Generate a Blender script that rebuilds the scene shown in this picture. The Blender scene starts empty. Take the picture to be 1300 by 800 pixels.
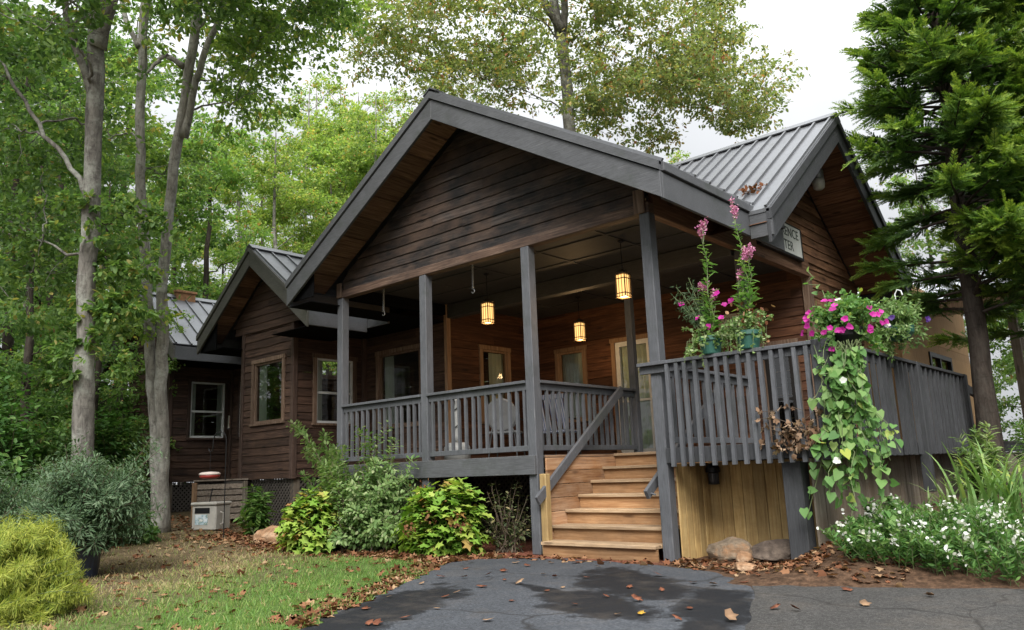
import bpy, math, random
import numpy as np
from mathutils import Vector
R = math.radians
random.seed(7)
rs = np.random.RandomState(11)
S = bpy.context.scene
COL = S.collection

# ------------------------------------------------------------------ camera, light, exposure
cam_d = bpy.data.cameras.new('camera'); cam = bpy.data.objects.new('camera', cam_d); COL.objects.link(cam)
S.camera = cam
cam_d.sensor_width = 36.0; cam_d.lens = 36.0 * 1002.87 / 1300.0
cam_d.clip_start = 0.05; cam_d.clip_end = 2000
CAM = Vector((4.751, -7.910, 1.041))
yaw, pitch, roll = -0.7219, 0.1947, -0.0380
fw = Vector((math.sin(yaw)*math.cos(pitch), math.cos(yaw)*math.cos(pitch), math.sin(pitch)))
rt = Vector((math.cos(yaw), -math.sin(yaw), 0)); up = rt.cross(fw)
r2 = rt*math.cos(roll) + up*math.sin(roll); u2 = -rt*math.sin(roll) + up*math.cos(roll)
from mathutils import Matrix
M = Matrix((r2, u2, -fw)).transposed().to_4x4(); M.translation = CAM
cam.matrix_world = M

SUN_EL, SUN_AZ = R(42), R(142)          # azimuth measured from +Y towards +X
W = bpy.data.worlds.new('World'); S.world = W; W.use_nodes = True
wn = W.node_tree.nodes; wl = W.node_tree.links
bg = wn['Background']
sky = wn.new('ShaderNodeTexSky'); sky.sky_type = 'NISHITA'; sky.sun_disc = False
sky.sun_elevation = SUN_EL; sky.sun_rotation = SUN_AZ
sky.air_density = 1.0; sky.dust_density = 6.0; sky.ozone_density = 1.0
hs = wn.new('ShaderNodeHueSaturation'); hs.inputs['Saturation'].default_value = 0.16
mx = wn.new('ShaderNodeMixRGB'); mx.inputs[0].default_value = 0.72; mx.inputs[2].default_value = (9.6, 9.8, 10.1, 1)   # cloud layer
wl.new(sky.outputs[0], hs.inputs['Color']); wl.new(hs.outputs[0], mx.inputs[1])
# an overcast sky is about three times brighter overhead than at the horizon
wtc = wn.new('ShaderNodeTexCoord'); wsp = wn.new('ShaderNodeSeparateXYZ'); wl.new(wtc.outputs['Generated'], wsp.inputs[0])
wr = wn.new('ShaderNodeValToRGB'); wl.new(wsp.outputs[2], wr.inputs[0]); ce_ = wr.color_ramp.elements
ce_[0].position = 0.0; ce_[0].color = (.19, .19, .19, 1); ce_[1].position = 1.0; ce_[1].color = (1, 1, 1, 1)
for p_, c_ in ((.2, .19), (.4, .25), (.6, .44)): e_ = ce_.new(p_); e_.color = (c_, c_, c_, 1)
wm = wn.new('ShaderNodeMixRGB'); wm.blend_type = 'MULTIPLY'; wm.inputs[0].default_value = 1
wl.new(mx.outputs[0], wm.inputs[1]); wl.new(wr.outputs[0], wm.inputs[2])
wno = wn.new('ShaderNodeTexNoise'); wno.inputs['Scale'].default_value = 2.2; wno.inputs['Detail'].default_value = 6; wl.new(wtc.outputs['Generated'], wno.inputs['Vector'])
wcl = wn.new('ShaderNodeValToRGB'); wl.new(wno.outputs['Fac'], wcl.inputs[0]); wcl.color_ramp.elements[0].position = .3; wcl.color_ramp.elements[0].color = (.84, .85, .86, 1); wcl.color_ramp.elements[1].position = .7; wcl.color_ramp.elements[1].color = (1.1, 1.1, 1.1, 1)
wm2 = wn.new('ShaderNodeMixRGB'); wm2.blend_type = 'MULTIPLY'; wm2.inputs[0].default_value = 1; wl.new(wm.outputs[0], wm2.inputs[1]); wl.new(wcl.outputs[0], wm2.inputs[2]); wl.new(wm2.outputs[0], bg.inputs[0])
bg.inputs[1].default_value = 0.15
sun_d = bpy.data.lights.new('sun', 'SUN'); sun = bpy.data.objects.new('sun', sun_d); COL.objects.link(sun)
sun_d.energy = 1.5; sun_d.angle = R(30); sun_d.color = (1.0, 0.96, 0.9)
sd = Vector((math.sin(SUN_AZ)*math.cos(SUN_EL), math.cos(SUN_AZ)*math.cos(SUN_EL), math.sin(SUN_EL)))
sun.rotation_euler = sd.to_track_quat('Z', 'Y').to_euler()
sun.location = (0, 0, 30)
S.view_settings.view_transform = 'Standard'; S.view_settings.look = 'None'
S.view_settings.gamma = 1.0; S.view_settings.use_curve_mapping = False
S.view_settings.exposure = 1.7
S.cycles.max_bounces = 7; S.cycles.diffuse_bounces = 3; S.cycles.glossy_bounces = 3
S.cycles.transmission_bounces = 6; S.cycles.transparent_max_bounces = 8

# ------------------------------------------------------------------ helpers
ORG = {}                                  # root origin of every object, so meshes are written in world metres
def tag(o, label=None, cat=None, group=None, kind=None):
    if label: o['label'] = label
    if cat: o['category'] = cat
    if group: o['group'] = group
    if kind: o['kind'] = kind
    return o
def thing(name, label, cat, loc=(0, 0, 0), group=None):
    o = bpy.data.objects.new(name, None); COL.objects.link(o); o.location = loc
    o.empty_display_size = 0.2; ORG[o.name] = Vector(loc)
    return tag(o, label, cat, group)
def link(name, me, parent=None, origin=None):
    o = bpy.data.objects.new(name, me); COL.objects.link(o)
    if parent is not None:
        o.parent = parent; ORG[o.name] = ORG[parent.name]
    else:
        ORG[o.name] = Vector(origin or (0, 0, 0)); o.location = ORG[o.name]
    return o
class MB:
    def __init__(self): self.v = []; self.f = []; self.r = []
    def quad(self, *p, r=0.5):
        n = len(self.v); self.v += [tuple(q) for q in p]; self.f.append(tuple(range(n, n+len(p)))); self.r.append(r)
    def prism(self, poly, vec, r=0.5):
        n = len(self.v); k = len(poly); vec = Vector(vec)
        self.v += [tuple(Vector(p)) for p in poly] + [tuple(Vector(p)+vec) for p in poly]
        fs = [tuple(range(n, n+k))[::-1], tuple(range(n+k, n+2*k))] + [(n+i, n+(i+1) % k, n+k+(i+1) % k, n+k+i) for i in range(k)]
        self.f += fs; self.r += [r]*len(fs)
    def box(self, x0, x1, y0, y1, z0, z1, r=0.5):
        self.prism([(x0, y0, z0), (x1, y0, z0), (x1, y1, z0), (x0, y1, z0)], (0, 0, z1-z0), r)
    def bar(self, a, b, w, h, r=0.5, upv=(0, 0, 1)):
        a = Vector(a); b = Vector(b); d = (b-a).normalized(); s = d.cross(Vector(upv))
        if s.length < 1e-4: s = Vector((1, 0, 0))
        s.normalize(); t = s.cross(d)
        p = [a+s*w/2-t*h/2, a+s*w/2+t*h/2, a-s*w/2+t*h/2, a-s*w/2-t*h/2]
        self.prism(p, b-a, r)
    def lbox(self, F, a0, a1, z0, z1, o0, o1, r=0.5):
        p = F(a0, z0, o0); q = F(a1, z1, o1)
        self.box(min(p[0], q[0]), max(p[0], q[0]), min(p[1], q[1]), max(p[1], q[1]), min(p[2], q[2]), max(p[2], q[2]), r)
    def tube(self, pts, rad, n=8, r=0.5, cap=True):
        pts = [Vector(p) for p in pts]
        if not hasattr(rad, '__len__'): rad = [rad]*len(pts)
        base = len(self.v); ref = Vector((0.31, 0.77, 0.2)).normalized()
        for i, p in enumerate(pts):
            d = (pts[min(i+1, len(pts)-1)] - pts[max(i-1, 0)]).normalized()
            s = d.cross(ref)
            if s.length < 0.05: s = d.cross(Vector((1, 0, 0)))
            s.normalize(); t = d.cross(s)
            for k in range(n):
                a = 2*math.pi*k/n
                self.v.append(tuple(p + (s*math.cos(a)+t*math.sin(a))*rad[i]))
        for i in range(len(pts)-1):
            for k in range(n):
                self.f.append((base+i*n+k, base+i*n+(k+1) % n, base+(i+1)*n+(k+1) % n, base+(i+1)*n+k)); self.r.append(r)
        if cap:
            self.f.append(tuple(base+k for k in range(n))[::-1]); self.r.append(r)
            self.f.append(tuple(base+(len(pts)-1)*n+k for k in range(n))); self.r.append(r)
    def lathe(self, c, prof, n=16, r=0.5):
        c = Vector(c); base = len(self.v)
        for (rr, z) in prof:
            for k in range(n):
                a = 2*math.pi*k/n; self.v.append((c.x+rr*math.cos(a), c.y+rr*math.sin(a), c.z+z))
        for i in range(len(prof)-1):
            for k in range(n):
                self.f.append((base+i*n+k, base+i*n+(k+1) % n, base+(i+1)*n+(k+1) % n, base+(i+1)*n+k)); self.r.append(r)
        self.f.append(tuple(base+k for k in range(n))[::-1]); self.r.append(r)
        self.f.append(tuple(base+(len(prof)-1)*n+k for k in range(n))); self.r.append(r)
    def build(self, name, mat, parent=None, smooth=False, bevel=0, origin=None):
        og = ORG[parent.name] if parent is not None else Vector(origin or (0, 0, 0))
        me = bpy.data.meshes.new(name)
        me.from_pydata([(x-og.x, y-og.y, z-og.z) for x, y, z in self.v], [], self.f)
        a = me.attributes.new('rnd', 'FLOAT', 'FACE'); a.data.foreach_set('value', np.array(self.r, np.float32))
        if smooth: me.polygons.foreach_set('use_smooth', [True]*len(self.f))
        me.materials.append(mat); me.update()
        o = link(name, me, parent, origin)
        if bevel:
            b = o.modifiers.new('bevel', 'BEVEL'); b.width = bevel; b.segments = 1; b.limit_method = 'ANGLE'
        return o
def mesh_np(name, V, F, rnd, mat, parent=None, origin=None):
    """V (n,3), F (m,k) -> fast mesh with a per-face 'rnd' attribute"""
    og = np.array(ORG[parent.name] if parent is not None else (origin or (0, 0, 0)), float)
    me = bpy.data.meshes.new(name); V = np.asarray(V, float)-og; m, k = F.shape
    me.vertices.add(len(V)); me.vertices.foreach_set('co', V.astype(np.float32).ravel())
    me.loops.add(m*k); me.loops.foreach_set('vertex_index', F.astype(np.int32).ravel())
    me.polygons.add(m); me.polygons.foreach_set('loop_start', np.arange(0, m*k, k, dtype=np.int32))
    a = me.attributes.new('rnd', 'FLOAT', 'FACE'); a.data.foreach_set('value', np.asarray(rnd, np.float32))
    me.materials.append(mat); me.update(calc_edges=True); me.validate()
    return link(name, me, parent, origin)
def FX(c, s): return lambda a, z, o: (a, c+s*o, z)      # wall running along X at Y=c, outward sign s
def FY(c, s): return lambda a, z, o: (c+s*o, a, z)      # wall running along Y at X=c

# ------------------------------------------------------------------ materials
def mat(name):
    m = bpy.data.materials.new(name); m.use_nodes = True
    nt = m.node_tree; b = nt.nodes['Principled BSDF']; return m, nt, b
def nd(nt, t, **k):
    n = nt.nodes.new(t)
    for a, v in k.items(): setattr(n, a, v)
    return n
def ramp(nt, fac, stops):
    n = nd(nt, 'ShaderNodeValToRGB'); cr = n.color_ramp
    while len(cr.elements) < len(stops): cr.elements.new(0.5)
    for e, (p, c) in zip(cr.elements, stops): e.position = p; e.color = (*c, 1)
    nt.links.new(fac, n.inputs[0]); return n.outputs[0]
def noise(nt, scale, stretch=(1, 1, 1), detail=6, rough=0.6, vec=None, dist=0.0):
    tc = nd(nt, 'ShaderNodeTexCoord'); mp = nd(nt, 'ShaderNodeMapping'); mp.inputs['Scale'].default_value = stretch
    nt.links.new(vec or tc.outputs['Object'], mp.inputs[0])
    n = nd(nt, 'ShaderNodeTexNoise'); n.inputs['Scale'].default_value = scale; n.inputs['Detail'].default_value = detail
    n.inputs['Roughness'].default_value = rough; n.inputs['Distortion'].default_value = dist
    nt.links.new(mp.outputs[0], n.inputs['Vector']); return n.outputs['Fac']
def mixc(nt, fac, a, b, mode='MIX'):
    n = nd(nt, 'ShaderNodeMixRGB', blend_type=mode)
    for i, x in ((0, fac), (1, a), (2, b)):
        if hasattr(x, 'is_output'): nt.links.new(x, n.inputs[i])
        elif isinstance(x, (int, float)): n.inputs[i].default_value = x
        else: n.inputs[i].default_value = (*x, 1)
    return n.outputs[0]
def math_(nt, op, a, b=0.0, clamp=False):
    n = nd(nt, 'ShaderNodeMath', operation=op); n.use_clamp = clamp
    for i, x in enumerate((a, b)):
        if hasattr(x, 'is_output'): nt.links.new(x, n.inputs[i])
        else: n.inputs[i].default_value = x
    return n.outputs[0]
def bump(nt, b, h, st=0.3, dist=0.01):
    n = nd(nt, 'ShaderNodeBump'); n.inputs['Strength'].default_value = st; n.inputs['Distance'].default_value = dist
    nt.links.new(h, n.inputs['Height']); nt.links.new(n.outputs[0], b.inputs['Normal'])
def attr(nt, name='rnd'): return nd(nt, 'ShaderNodeAttribute', attribute_name=name).outputs['Fac']
AX = {'x': (0.7, 14, 14), 'y': (14, 0.7, 14), 'z': (14, 14, 0.7)}
def wood(name, lo, mid, hi, axis='x', vary=0.5, stain=None, stain_amt=0.5, rough=0.75, knots=True, bmp=0.35):
    m, nt, b = mat(name)
    g = noise(nt, 3.0, AX[axis], 8, 0.65, dist=0.4)
    base = ramp(nt, g, [(0.28, lo), (0.5, mid), (0.74, hi)])
    pr = attr(nt)
    base = mixc(nt, 1.0, base, ramp(nt, pr, [(0.0, (1-vary,)*3), (1.0, (1+vary*0.7,)*3)]), 'MULTIPLY')
    if stain:
        s1 = noise(nt, 1.1, (1, 1, 1.6), 6, 0.7)
        base = mixc(nt, math_(nt, 'MULTIPLY', ramp(nt, s1, [(0.42, (0, 0, 0)), (0.62, (1, 1, 1))]), stain_amt), base, stain)
    if knots:
        tc = nd(nt, 'ShaderNodeTexCoord'); mp = nd(nt, 'ShaderNodeMapping')
        mp.inputs['Scale'].default_value = {'x': (1.6, 7, 7), 'y': (7, 1.6, 7), 'z': (7, 7, 1.6)}[axis]
        nt.links.new(tc.outputs['Object'], mp.inputs[0])
        vo = nd(nt, 'ShaderNodeTexVoronoi'); vo.inputs['Scale'].default_value = 0.9; nt.links.new(mp.outputs[0], vo.inputs['Vector'])
        kk = ramp(nt, vo.outputs['Distance'], [(0.08, (1, 1, 1)), (0.17, (0, 0, 0))])
        base = mixc(nt, math_(nt, 'MULTIPLY', kk, 0.7), base, tuple(c*0.35 for c in lo))
    nt.links.new(base, b.inputs['Base Color']); b.inputs['Roughness'].default_value = rough
    b.inputs['Specular IOR Level'].default_value = 0.3
    bump(nt, b, g, bmp, 0.012); return m
def paint(name, c, wear=(0.2, 0.19, 0.18), amt=0.35, rough=0.6, axis='z'):
    m, nt, b = mat(name)
    n1 = noise(nt, 2.2, (1, 1, 1), 7, 0.7); n2 = noise(nt, 4.0, AX[axis], 7, 0.6)
    base = mixc(nt, ramp(nt, n1, [(0.3, (0, 0, 0)), (0.75, (1, 1, 1))]), tuple(x*0.8 for x in c), tuple(x*1.18 for x in c))
    base = mixc(nt, math_(nt, 'MULTIPLY', ramp(nt, n2, [(0.62, (0, 0, 0)), (0.72, (1, 1, 1))]), amt), base, wear)
    nt.links.new(base, b.inputs['Base Color']); b.inputs['Roughness'].default_value = rough
    b.inputs['Specular IOR Level'].default_value = 0.35
    n3 = noise(nt, 9.0, AX[axis], 6, 0.7); n4 = noise(nt, 1.6, (1, 1, 1), 8, 0.75); n5 = noise(nt, 30, (1, 1, 1), 3, 0.5)
    base = mixc(nt, 1.0, base, ramp(nt, n3, [(0.3, (0.6,)*3), (0.5, (1, 1, 1)), (0.72, (1.35,)*3)]), 'MULTIPLY')
    base = mixc(nt, math_(nt, 'MULTIPLY', ramp(nt, n4, [(0.53, (0, 0, 0)), (0.66, (1, 1, 1))]), 0.6), base, (c[0]*.58, c[1]*.64, c[2]*.52))
    base = mixc(nt, math_(nt, 'MULTIPLY', ramp(nt, n5, [(0.7, (0, 0, 0)), (0.74, (1, 1, 1))]), amt), base, wear)
    base = mixc(nt, 1.0, base, ramp(nt, attr(nt), [(0.0, (.88,)*3), (1.0, (1.12,)*3)]), 'MULTIPLY')
    nt.links.new(base, b.inputs['Base Color'])
    bump(nt, b, n3, 0.3, 0.006); return m
def plain(name, c, rough=0.5, metal=0.0, vary=0.15, scale=6, bmp=0.1):
    m, nt, b = mat(name); n = noise(nt, scale, (1, 1, 1), 6, 0.65)
    nt.links.new(ramp(nt, n, [(0.3, tuple(x*(1-vary) for x in c)), (0.7, tuple(min(1, x*(1+vary)) for x in c))]), b.inputs['Base Color'])
    b.inputs['Roughness'].default_value = rough; b.inputs['Metallic'].default_value = metal
    if bmp: bump(nt, b, n, bmp, 0.01)
    return m
def leaf(name, stops, trans=0.35, rough=0.55, spec=0.3, tint=False):
    m, nt, b = mat(name)
    c = ramp(nt, attr(nt), stops)
    if tint:
        oi = nd(nt, 'ShaderNodeObjectInfo'); c = mixc(nt, 1.0, c, oi.outputs['Color'], 'MULTIPLY')
    nt.links.new(c, b.inputs['Base Color']); b.inputs['Roughness'].default_value = rough; b.inputs['Specular IOR Level'].default_value = spec
    t = nd(nt, 'ShaderNodeBsdfTranslucent')
    nt.links.new(mixc(nt, 1.0, c, (1.25, 1.3, 0.75), 'MULTIPLY'), t.inputs['Color'])
    ms = nd(nt, 'ShaderNodeMixShader'); ms.inputs[0].default_value = trans
    nt.links.new(b.outputs[0], ms.inputs[1]); nt.links.new(t.outputs[0], ms.inputs[2])
    nt.links.new(ms.outputs[0], nt.nodes['Material Output'].inputs['Surface']); return m
def bark(name, lo, hi, lichen=(0.3, 0.33, 0.27), amt=0.5):
    m, nt, b = mat(name)
    g = noise(nt, 2.5, (6, 6, 1.2), 9, 0.7, dist=0.6); l = noise(nt, 2.2, (1, 1, 1), 8, 0.75); s = noise(nt, 7, (1, 1, 2.2), 5)
    base = ramp(nt, g, [(0.32, lo), (0.68, hi)])
    base = mixc(nt, math_(nt, 'MULTIPLY', ramp(nt, l, [(0.5, (0, 0, 0)), (0.64, (1, 1, 1))]), amt), base, lichen)
    base = mixc(nt, math_(nt, 'MULTIPLY', ramp(nt, s, [(0.56, (0, 0, 0)), (0.7, (1, 1, 1))]), 0.5), base, tuple(x*0.6 for x in lo))
    nt.links.new(base, b.inputs['Base Color']); b.inputs['Roughness'].default_value = 0.9; b.inputs['Specular IOR Level'].default_value = 0.15
    bump(nt, b, g, 0.8, 0.03); return m

DK = ((0.014, 0.0085, 0.007), (0.046, 0.026, 0.0185), (0.125, 0.075, 0.052))
sid_dx = wood('dark_siding_x', *DK, axis='x', vary=0.45, stain=(0.10, 0.055, 0.035), stain_amt=0.35)
sid_dy = wood('dark_siding_y', *DK, axis='y', vary=0.45, stain=(0.095, 0.05, 0.032), stain_amt=0.4)
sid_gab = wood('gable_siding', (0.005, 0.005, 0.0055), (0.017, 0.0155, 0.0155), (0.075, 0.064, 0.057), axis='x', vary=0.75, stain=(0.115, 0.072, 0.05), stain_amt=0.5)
CED = ((0.028, 0.011, 0.006), (0.085, 0.035, 0.017), (0.17, 0.08, 0.04))
sid_cx = wood('cedar_siding_x', *CED, axis='x', vary=0.5, stain=(0.045, 0.02, 0.012), stain_amt=0.45)
sid_cy = wood('cedar_siding_y', *CED, axis='y', vary=0.5, stain=(0.045, 0.02, 0.012), stain_amt=0.45)
sid_ry = wood('brown_siding_y', (0.07, 0.032, 0.017), (0.23, 0.118, 0.064), (0.42, 0.245, 0.145), axis='y', vary=0.5, stain=(0.045, 0.026, 0.018), stain_amt=0.55)
trim_n = wood('trim_wood', (0.06, 0.035, 0.024), (0.145, 0.095, 0.066), (0.26, 0.19, 0.145), axis='z', vary=0.4)
trim_l = wood('light_trim_wood', (0.12, 0.07, 0.04), (0.235, 0.145, 0.085), (0.34, 0.235, 0.15), axis='z', vary=0.3)
trim_d = wood('dark_trim_wood', (0.022, 0.014, 0.012), (0.055, 0.034, 0.026), (0.10, 0.066, 0.05), axis='z', vary=0.4)
beam_x = wood('beam_wood_x', (0.035, 0.022, 0.016), (0.10, 0.062, 0.045), (0.24, 0.165, 0.12), axis='x', vary=0.3, stain=(0.03, 0.024, 0.022), stain_amt=0.6)
beam_y = wood('beam_wood_y', (0.06, 0.03, 0.018), (0.14, 0.075, 0.045), (0.25, 0.15, 0.095), axis='y', vary=0.3)
soff = wood('soffit_wood', (0.07, 0.035, 0.02), (0.18, 0.098, 0.056), (0.30, 0.18, 0.11), axis='y', vary=0.4)
soff_x = wood('soffit_wood_x', (0.07, 0.03, 0.016), (0.19, 0.088, 0.046), (0.30, 0.15, 0.085), axis='x', vary=0.4)
grey = paint('grey_paint', (0.080, 0.084, 0.093), (0.20, 0.20, 0.20), 0.35)
grey_f = paint('grey_fascia_paint', (0.075, 0.078, 0.084), (0.22, 0.22, 0.22), 0.25, axis='x')
grey_w = paint('brownish_grey_paint', (0.070, 0.067, 0.058), (0.17, 0.16, 0.14), 0.25, axis='x')
grey_d = paint('charcoal_paint', (0.040, 0.042, 0.046), (0.09, 0.09, 0.09), 0.25)
black_s = plain('shade_black', (0.005, 0.005, 0.0055), 0.95); black_s.node_tree.nodes['Principled BSDF'].inputs['Specular IOR Level'].default_value = 0.05  # near-black paints in the deep shade under the eaves and floor
ceil_m = paint('ceiling_paint', (0.045, 0.044, 0.043), (0.07, 0.07, 0.07), 0.2, axis='x')
deck_m = wood('deck_boards', (0.06, 0.055, 0.05), (0.11, 0.10, 0.09), (0.17, 0.15, 0.135), axis='y', vary=0.3)
stair_m = wood('stair_wood', (0.19, 0.092, 0.04), (0.34, 0.185, 0.085), (0.48, 0.30, 0.16), axis='x', vary=0.35, stain=(0.11, 0.066, 0.036), stain_amt=0.5)
tread_m = wood('tread_wood', (0.25, 0.155, 0.085), (0.42, 0.29, 0.17), (0.56, 0.43, 0.30), axis='x', vary=0.35, stain=(0.17, 0.12, 0.08), stain_amt=0.6)
stair_y = wood('stringer_wood', (0.12, 0.05, 0.022), (0.28, 0.14, 0.062), (0.44, 0.27, 0.15), axis='y', vary=0.45, stain=(0.36, 0.28, 0.21), stain_amt=0.4)
pine_z = wood('pine_boards', (0.24, 0.135, 0.05), (0.44, 0.30, 0.125), (0.56, 0.42, 0.21), axis='z', vary=0.3, stain=(0.20, 0.135, 0.06), stain_amt=0.6)
oldb_z = wood('weathered_boards', (0.08, 0.07, 0.055), (0.17, 0.145, 0.115), (0.28, 0.25, 0.21), axis='z', vary=0.35, stain=(0.11, 0.075, 0.045), stain_amt=0.6)
oldb_x = wood('weathered_planks', (0.08, 0.062, 0.046), (0.18, 0.145, 0.115), (0.30, 0.26, 0.215), axis='x', vary=0.35)
latt_m = paint('lattice_wood', (0.07, 0.062, 0.055), (0.16, 0.15, 0.14), 0.3)
ply = wood('plywood', (0.30, 0.165, 0.07), (0.44, 0.27, 0.125), (0.55, 0.37, 0.20), axis='z', vary=0.15, stain=(0.36, 0.21, 0.10), stain_amt=0.4, knots=False, bmp=0.1)

def metal_roof(name, c):
    m, nt, b = mat(name); n = noise(nt, 0.9, (1, 1, 1), 8, 0.7); n2 = noise(nt, 5, (3, 3, 1), 6, 0.7)
    base = ramp(nt, n, [(0.3, tuple(x*0.8 for x in c)), (0.7, tuple(x*1.12 for x in c))])
    base = mixc(nt, math_(nt, 'MULTIPLY', ramp(nt, n2, [(0.5, (0, 0, 0)), (0.72, (1, 1, 1))]), 0.4), base, (0.085, 0.08, 0.07))
    nt.links.new(base, b.inputs['Base Color']); b.inputs['Metallic'].default_value = 0.55; b.inputs['Roughness'].default_value = 0.42
    bump(nt, b, n2, 0.05, 0.01); return m
roof_m = metal_roof('metal_roofing', (0.155, 0.16, 0.17))
def glass(name):
    m, nt, b = mat(name); nt.nodes.remove(b)
    fr = nd(nt, 'ShaderNodeFresnel'); fr.inputs[0].default_value = 1.55
    t = nd(nt, 'ShaderNodeBsdfTransparent'); t.inputs[0].default_value = (0.75, 0.8, 0.77, 1)
    g = nd(nt, 'ShaderNodeBsdfGlossy'); g.inputs['Roughness'].default_value = 0.015
    n = noise(nt, 1.3, (1, 1, 1), 2); bp = nd(nt, 'ShaderNodeBump'); bp.inputs['Strength'].default_value = 0.04; bp.inputs['Distance'].default_value = 0.05
    nt.links.new(n, bp.inputs['Height']); nt.links.new(bp.outputs[0], g.inputs['Normal'])
    f = math_(nt, 'ADD', math_(nt, 'MULTIPLY', fr.outputs[0], 1.3), 0.06, True)
    ms = nd(nt, 'ShaderNodeMixShader'); nt.links.new(f, ms.inputs[0]); nt.links.new(t.outputs[0], ms.inputs[1]); nt.links.new(g.outputs[0], ms.inputs[2])
    nt.links.new(ms.outputs[0], nt.nodes['Material Output'].inputs['Surface']); return m
glass_m = glass('window_glass')
curt = plain('curtain_cloth', (0.62, 0.64, 0.58), 0.9, vary=0.08)
white_p = plain('white_paint', (0.55, 0.57, 0.57), 0.5, vary=0.15)
black_m = plain('black_metal', (0.012, 0.012, 0.013), 0.45, 0.3)
brass = plain('lantern_metal', (0.10, 0.075, 0.05), 0.4, 0.6)
sign_w = plain('sign_white', (0.60, 0.63, 0.60), 0.5, vary=0.05, bmp=0)
sign_k = plain('sign_letters', (0.02, 0.035, 0.025), 0.6, vary=0.05, bmp=0)
def emis(name, c, s):
    m, nt, b = mat(name); b.inputs['Base Color'].default_value = (0.35, 0.25, 0.13, 1)
    b.inputs['Emission Color'].default_value = (*c, 1); b.inputs['Emission Strength'].default_value = s; return m
glow = emis('lantern_glow', (1.0, 0.55, 0.18), 0.55)
bulbm = emis('lantern_bulb', (1.0, 0.75, 0.4), 14)
soil = plain('potting_soil', (0.03, 0.02, 0.013), 0.95, vary=0.4, scale=30, bmp=0.6)
# ------------------------------------------------------------------ ground
def sst(x, a, b):
    t = np.clip((np.asarray(x, float)-a)/(b-a), 0, 1); return t*t*(3-2*t)
def gz(x, y):
    x = np.asarray(x, float); y = np.asarray(y, float)
    left = 0.055*np.clip(-x-6, 0, 9)
    d = np.clip((x-1.56)*-.45+(y+1.34)*.89, 0, None)
    bed = 0.5*(1-np.exp(-d/1.7))*sst(x, 1.15, 1.95)
    return left + bed
def G(x, y): return float(gz(x, y))
def axis_pts(lo, hi, f0, f1, st):
    a = list(np.arange(f0, f1+1e-6, st)); s = st; x = f1
    while x < hi: s *= 1.35; x += s; a.append(x)
    s = st; x = f0
    while x > lo: s *= 1.35; x -= s; a.insert(0, x)
    return np.array(a)
gxs = axis_pts(-600, 600, -18, 8, 0.16); gys = axis_pts(-300, 900, -9, 9, 0.16)
XX, YY = np.meshgrid(gxs, gys, indexing='ij')
ZZ = gz(XX, YY)
V = np.stack([XX.ravel(), YY.ravel(), ZZ.ravel()], 1)
nx, ny = len(gxs), len(gys)
I, J = np.meshgrid(np.arange(nx-1), np.arange(ny-1), indexing='ij'); q = (I*ny+J).ravel()
F = np.stack([q, q+ny, q+ny+1, q+1], 1)
m, nt, b = mat('ground_soil')
geo = nd(nt, 'ShaderNodeNewGeometry'); sp = nd(nt, 'ShaderNodeSeparateXYZ'); nt.links.new(geo.outputs['Position'], sp.inputs[0])
px, py = sp.outputs[0], sp.outputs[1]
n_big = noise(nt, 0.9, (1, 1, 1), 7, 0.7, vec=geo.outputs['Position']); n_fine = noise(nt, 14, (1, 1, 1), 8, 0.75, vec=geo.outputs['Position'])
n_mid = noise(nt, 3.3, (1, 1, 1), 7, 0.7, vec=geo.outputs['Position'])
litter = ramp(nt, n_fine, [(0.3, (0.02, 0.013, 0.009)), (0.5, (0.075, 0.045, 0.028)), (0.7, (0.16, 0.095, 0.06))])
forest = ramp(nt, n_fine, [(0.3, (0.015, 0.014, 0.008)), (0.7, (0.06, 0.05, 0.025))])
dryg = ramp(nt, n_fine, [(0.28, (0.04, 0.033, 0.016)), (0.5, (0.11, 0.085, 0.046)), (0.72, (0.24, 0.17, 0.11))])
turf = ramp(nt, n_fine, [(0.3, (0.03, 0.055, 0.014)), (0.5, (0.075, 0.125, 0.03)), (0.72, (0.14, 0.20, 0.055))])
mulch = ramp(nt, n_fine, [(0.3, (0.045, 0.016, 0.010)), (0.5, (0.15, 0.055, 0.034)), (0.72, (0.28, 0.125, 0.085))])
dl = math_(nt, 'ADD', math_(nt, 'MULTIPLY', math_(nt, 'ADD', px, 0.3), -0.86), math_(nt, 'MULTIPLY', math_(nt, 'ADD', py, 4.55), -0.51))
nz = math_(nt, 'MULTIPLY', math_(nt, 'SUBTRACT', n_big, 0.5), 3.4)
gm = ramp(nt, math_(nt, 'MULTIPLY', math_(nt, 'ADD', dl, nz), 0.1), [(0.08, (1, 1, 1)), (0.30, (0, 0, 0))])
lawn = mixc(nt, gm, dryg, turf)
lawn = mixc(nt, ramp(nt, n_mid, [(0.46, (0, 0, 0)), (0.62, (0.75, 0.75, 0.75))]), lawn, turf) if False else mixc(nt, ramp(nt, n_mid, [(0.5, (0, 0, 0)), (0.66, (0.6, 0.6, 0.6))]), lawn, litter)
fm = ramp(nt, math_(nt, 'MULTIPLY', math_(nt, 'ADD', dl, nz), 0.1), [(0.72, (0, 0, 0)), (0.95, (1, 1, 1))])
col = mixc(nt, fm, lawn, forest)
mm = ramp(nt, math_(nt, 'ADD', math_(nt, 'MULTIPLY', math_(nt, 'ADD', py, nz), 0.2), 0.5), [(0.26, (0, 0, 0)), (0.36, (1, 1, 1))])
mx_ = ramp(nt, math_(nt, 'ADD', math_(nt, 'MULTIPLY', px, 0.1), 1.0), [(0.10, (0, 0, 0)), (0.3, (1, 1, 1))])
col = mixc(nt, math_(nt, 'MULTIPLY', mm, mx_), col, mulch)
rx = ramp(nt, math_(nt, 'ADD', math_(nt, 'MULTIPLY', px, 0.2), 0.5), [(0.46, (0, 0, 0)), (0.54, (1, 1, 1))])
col = mixc(nt, rx, col, litter)
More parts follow.
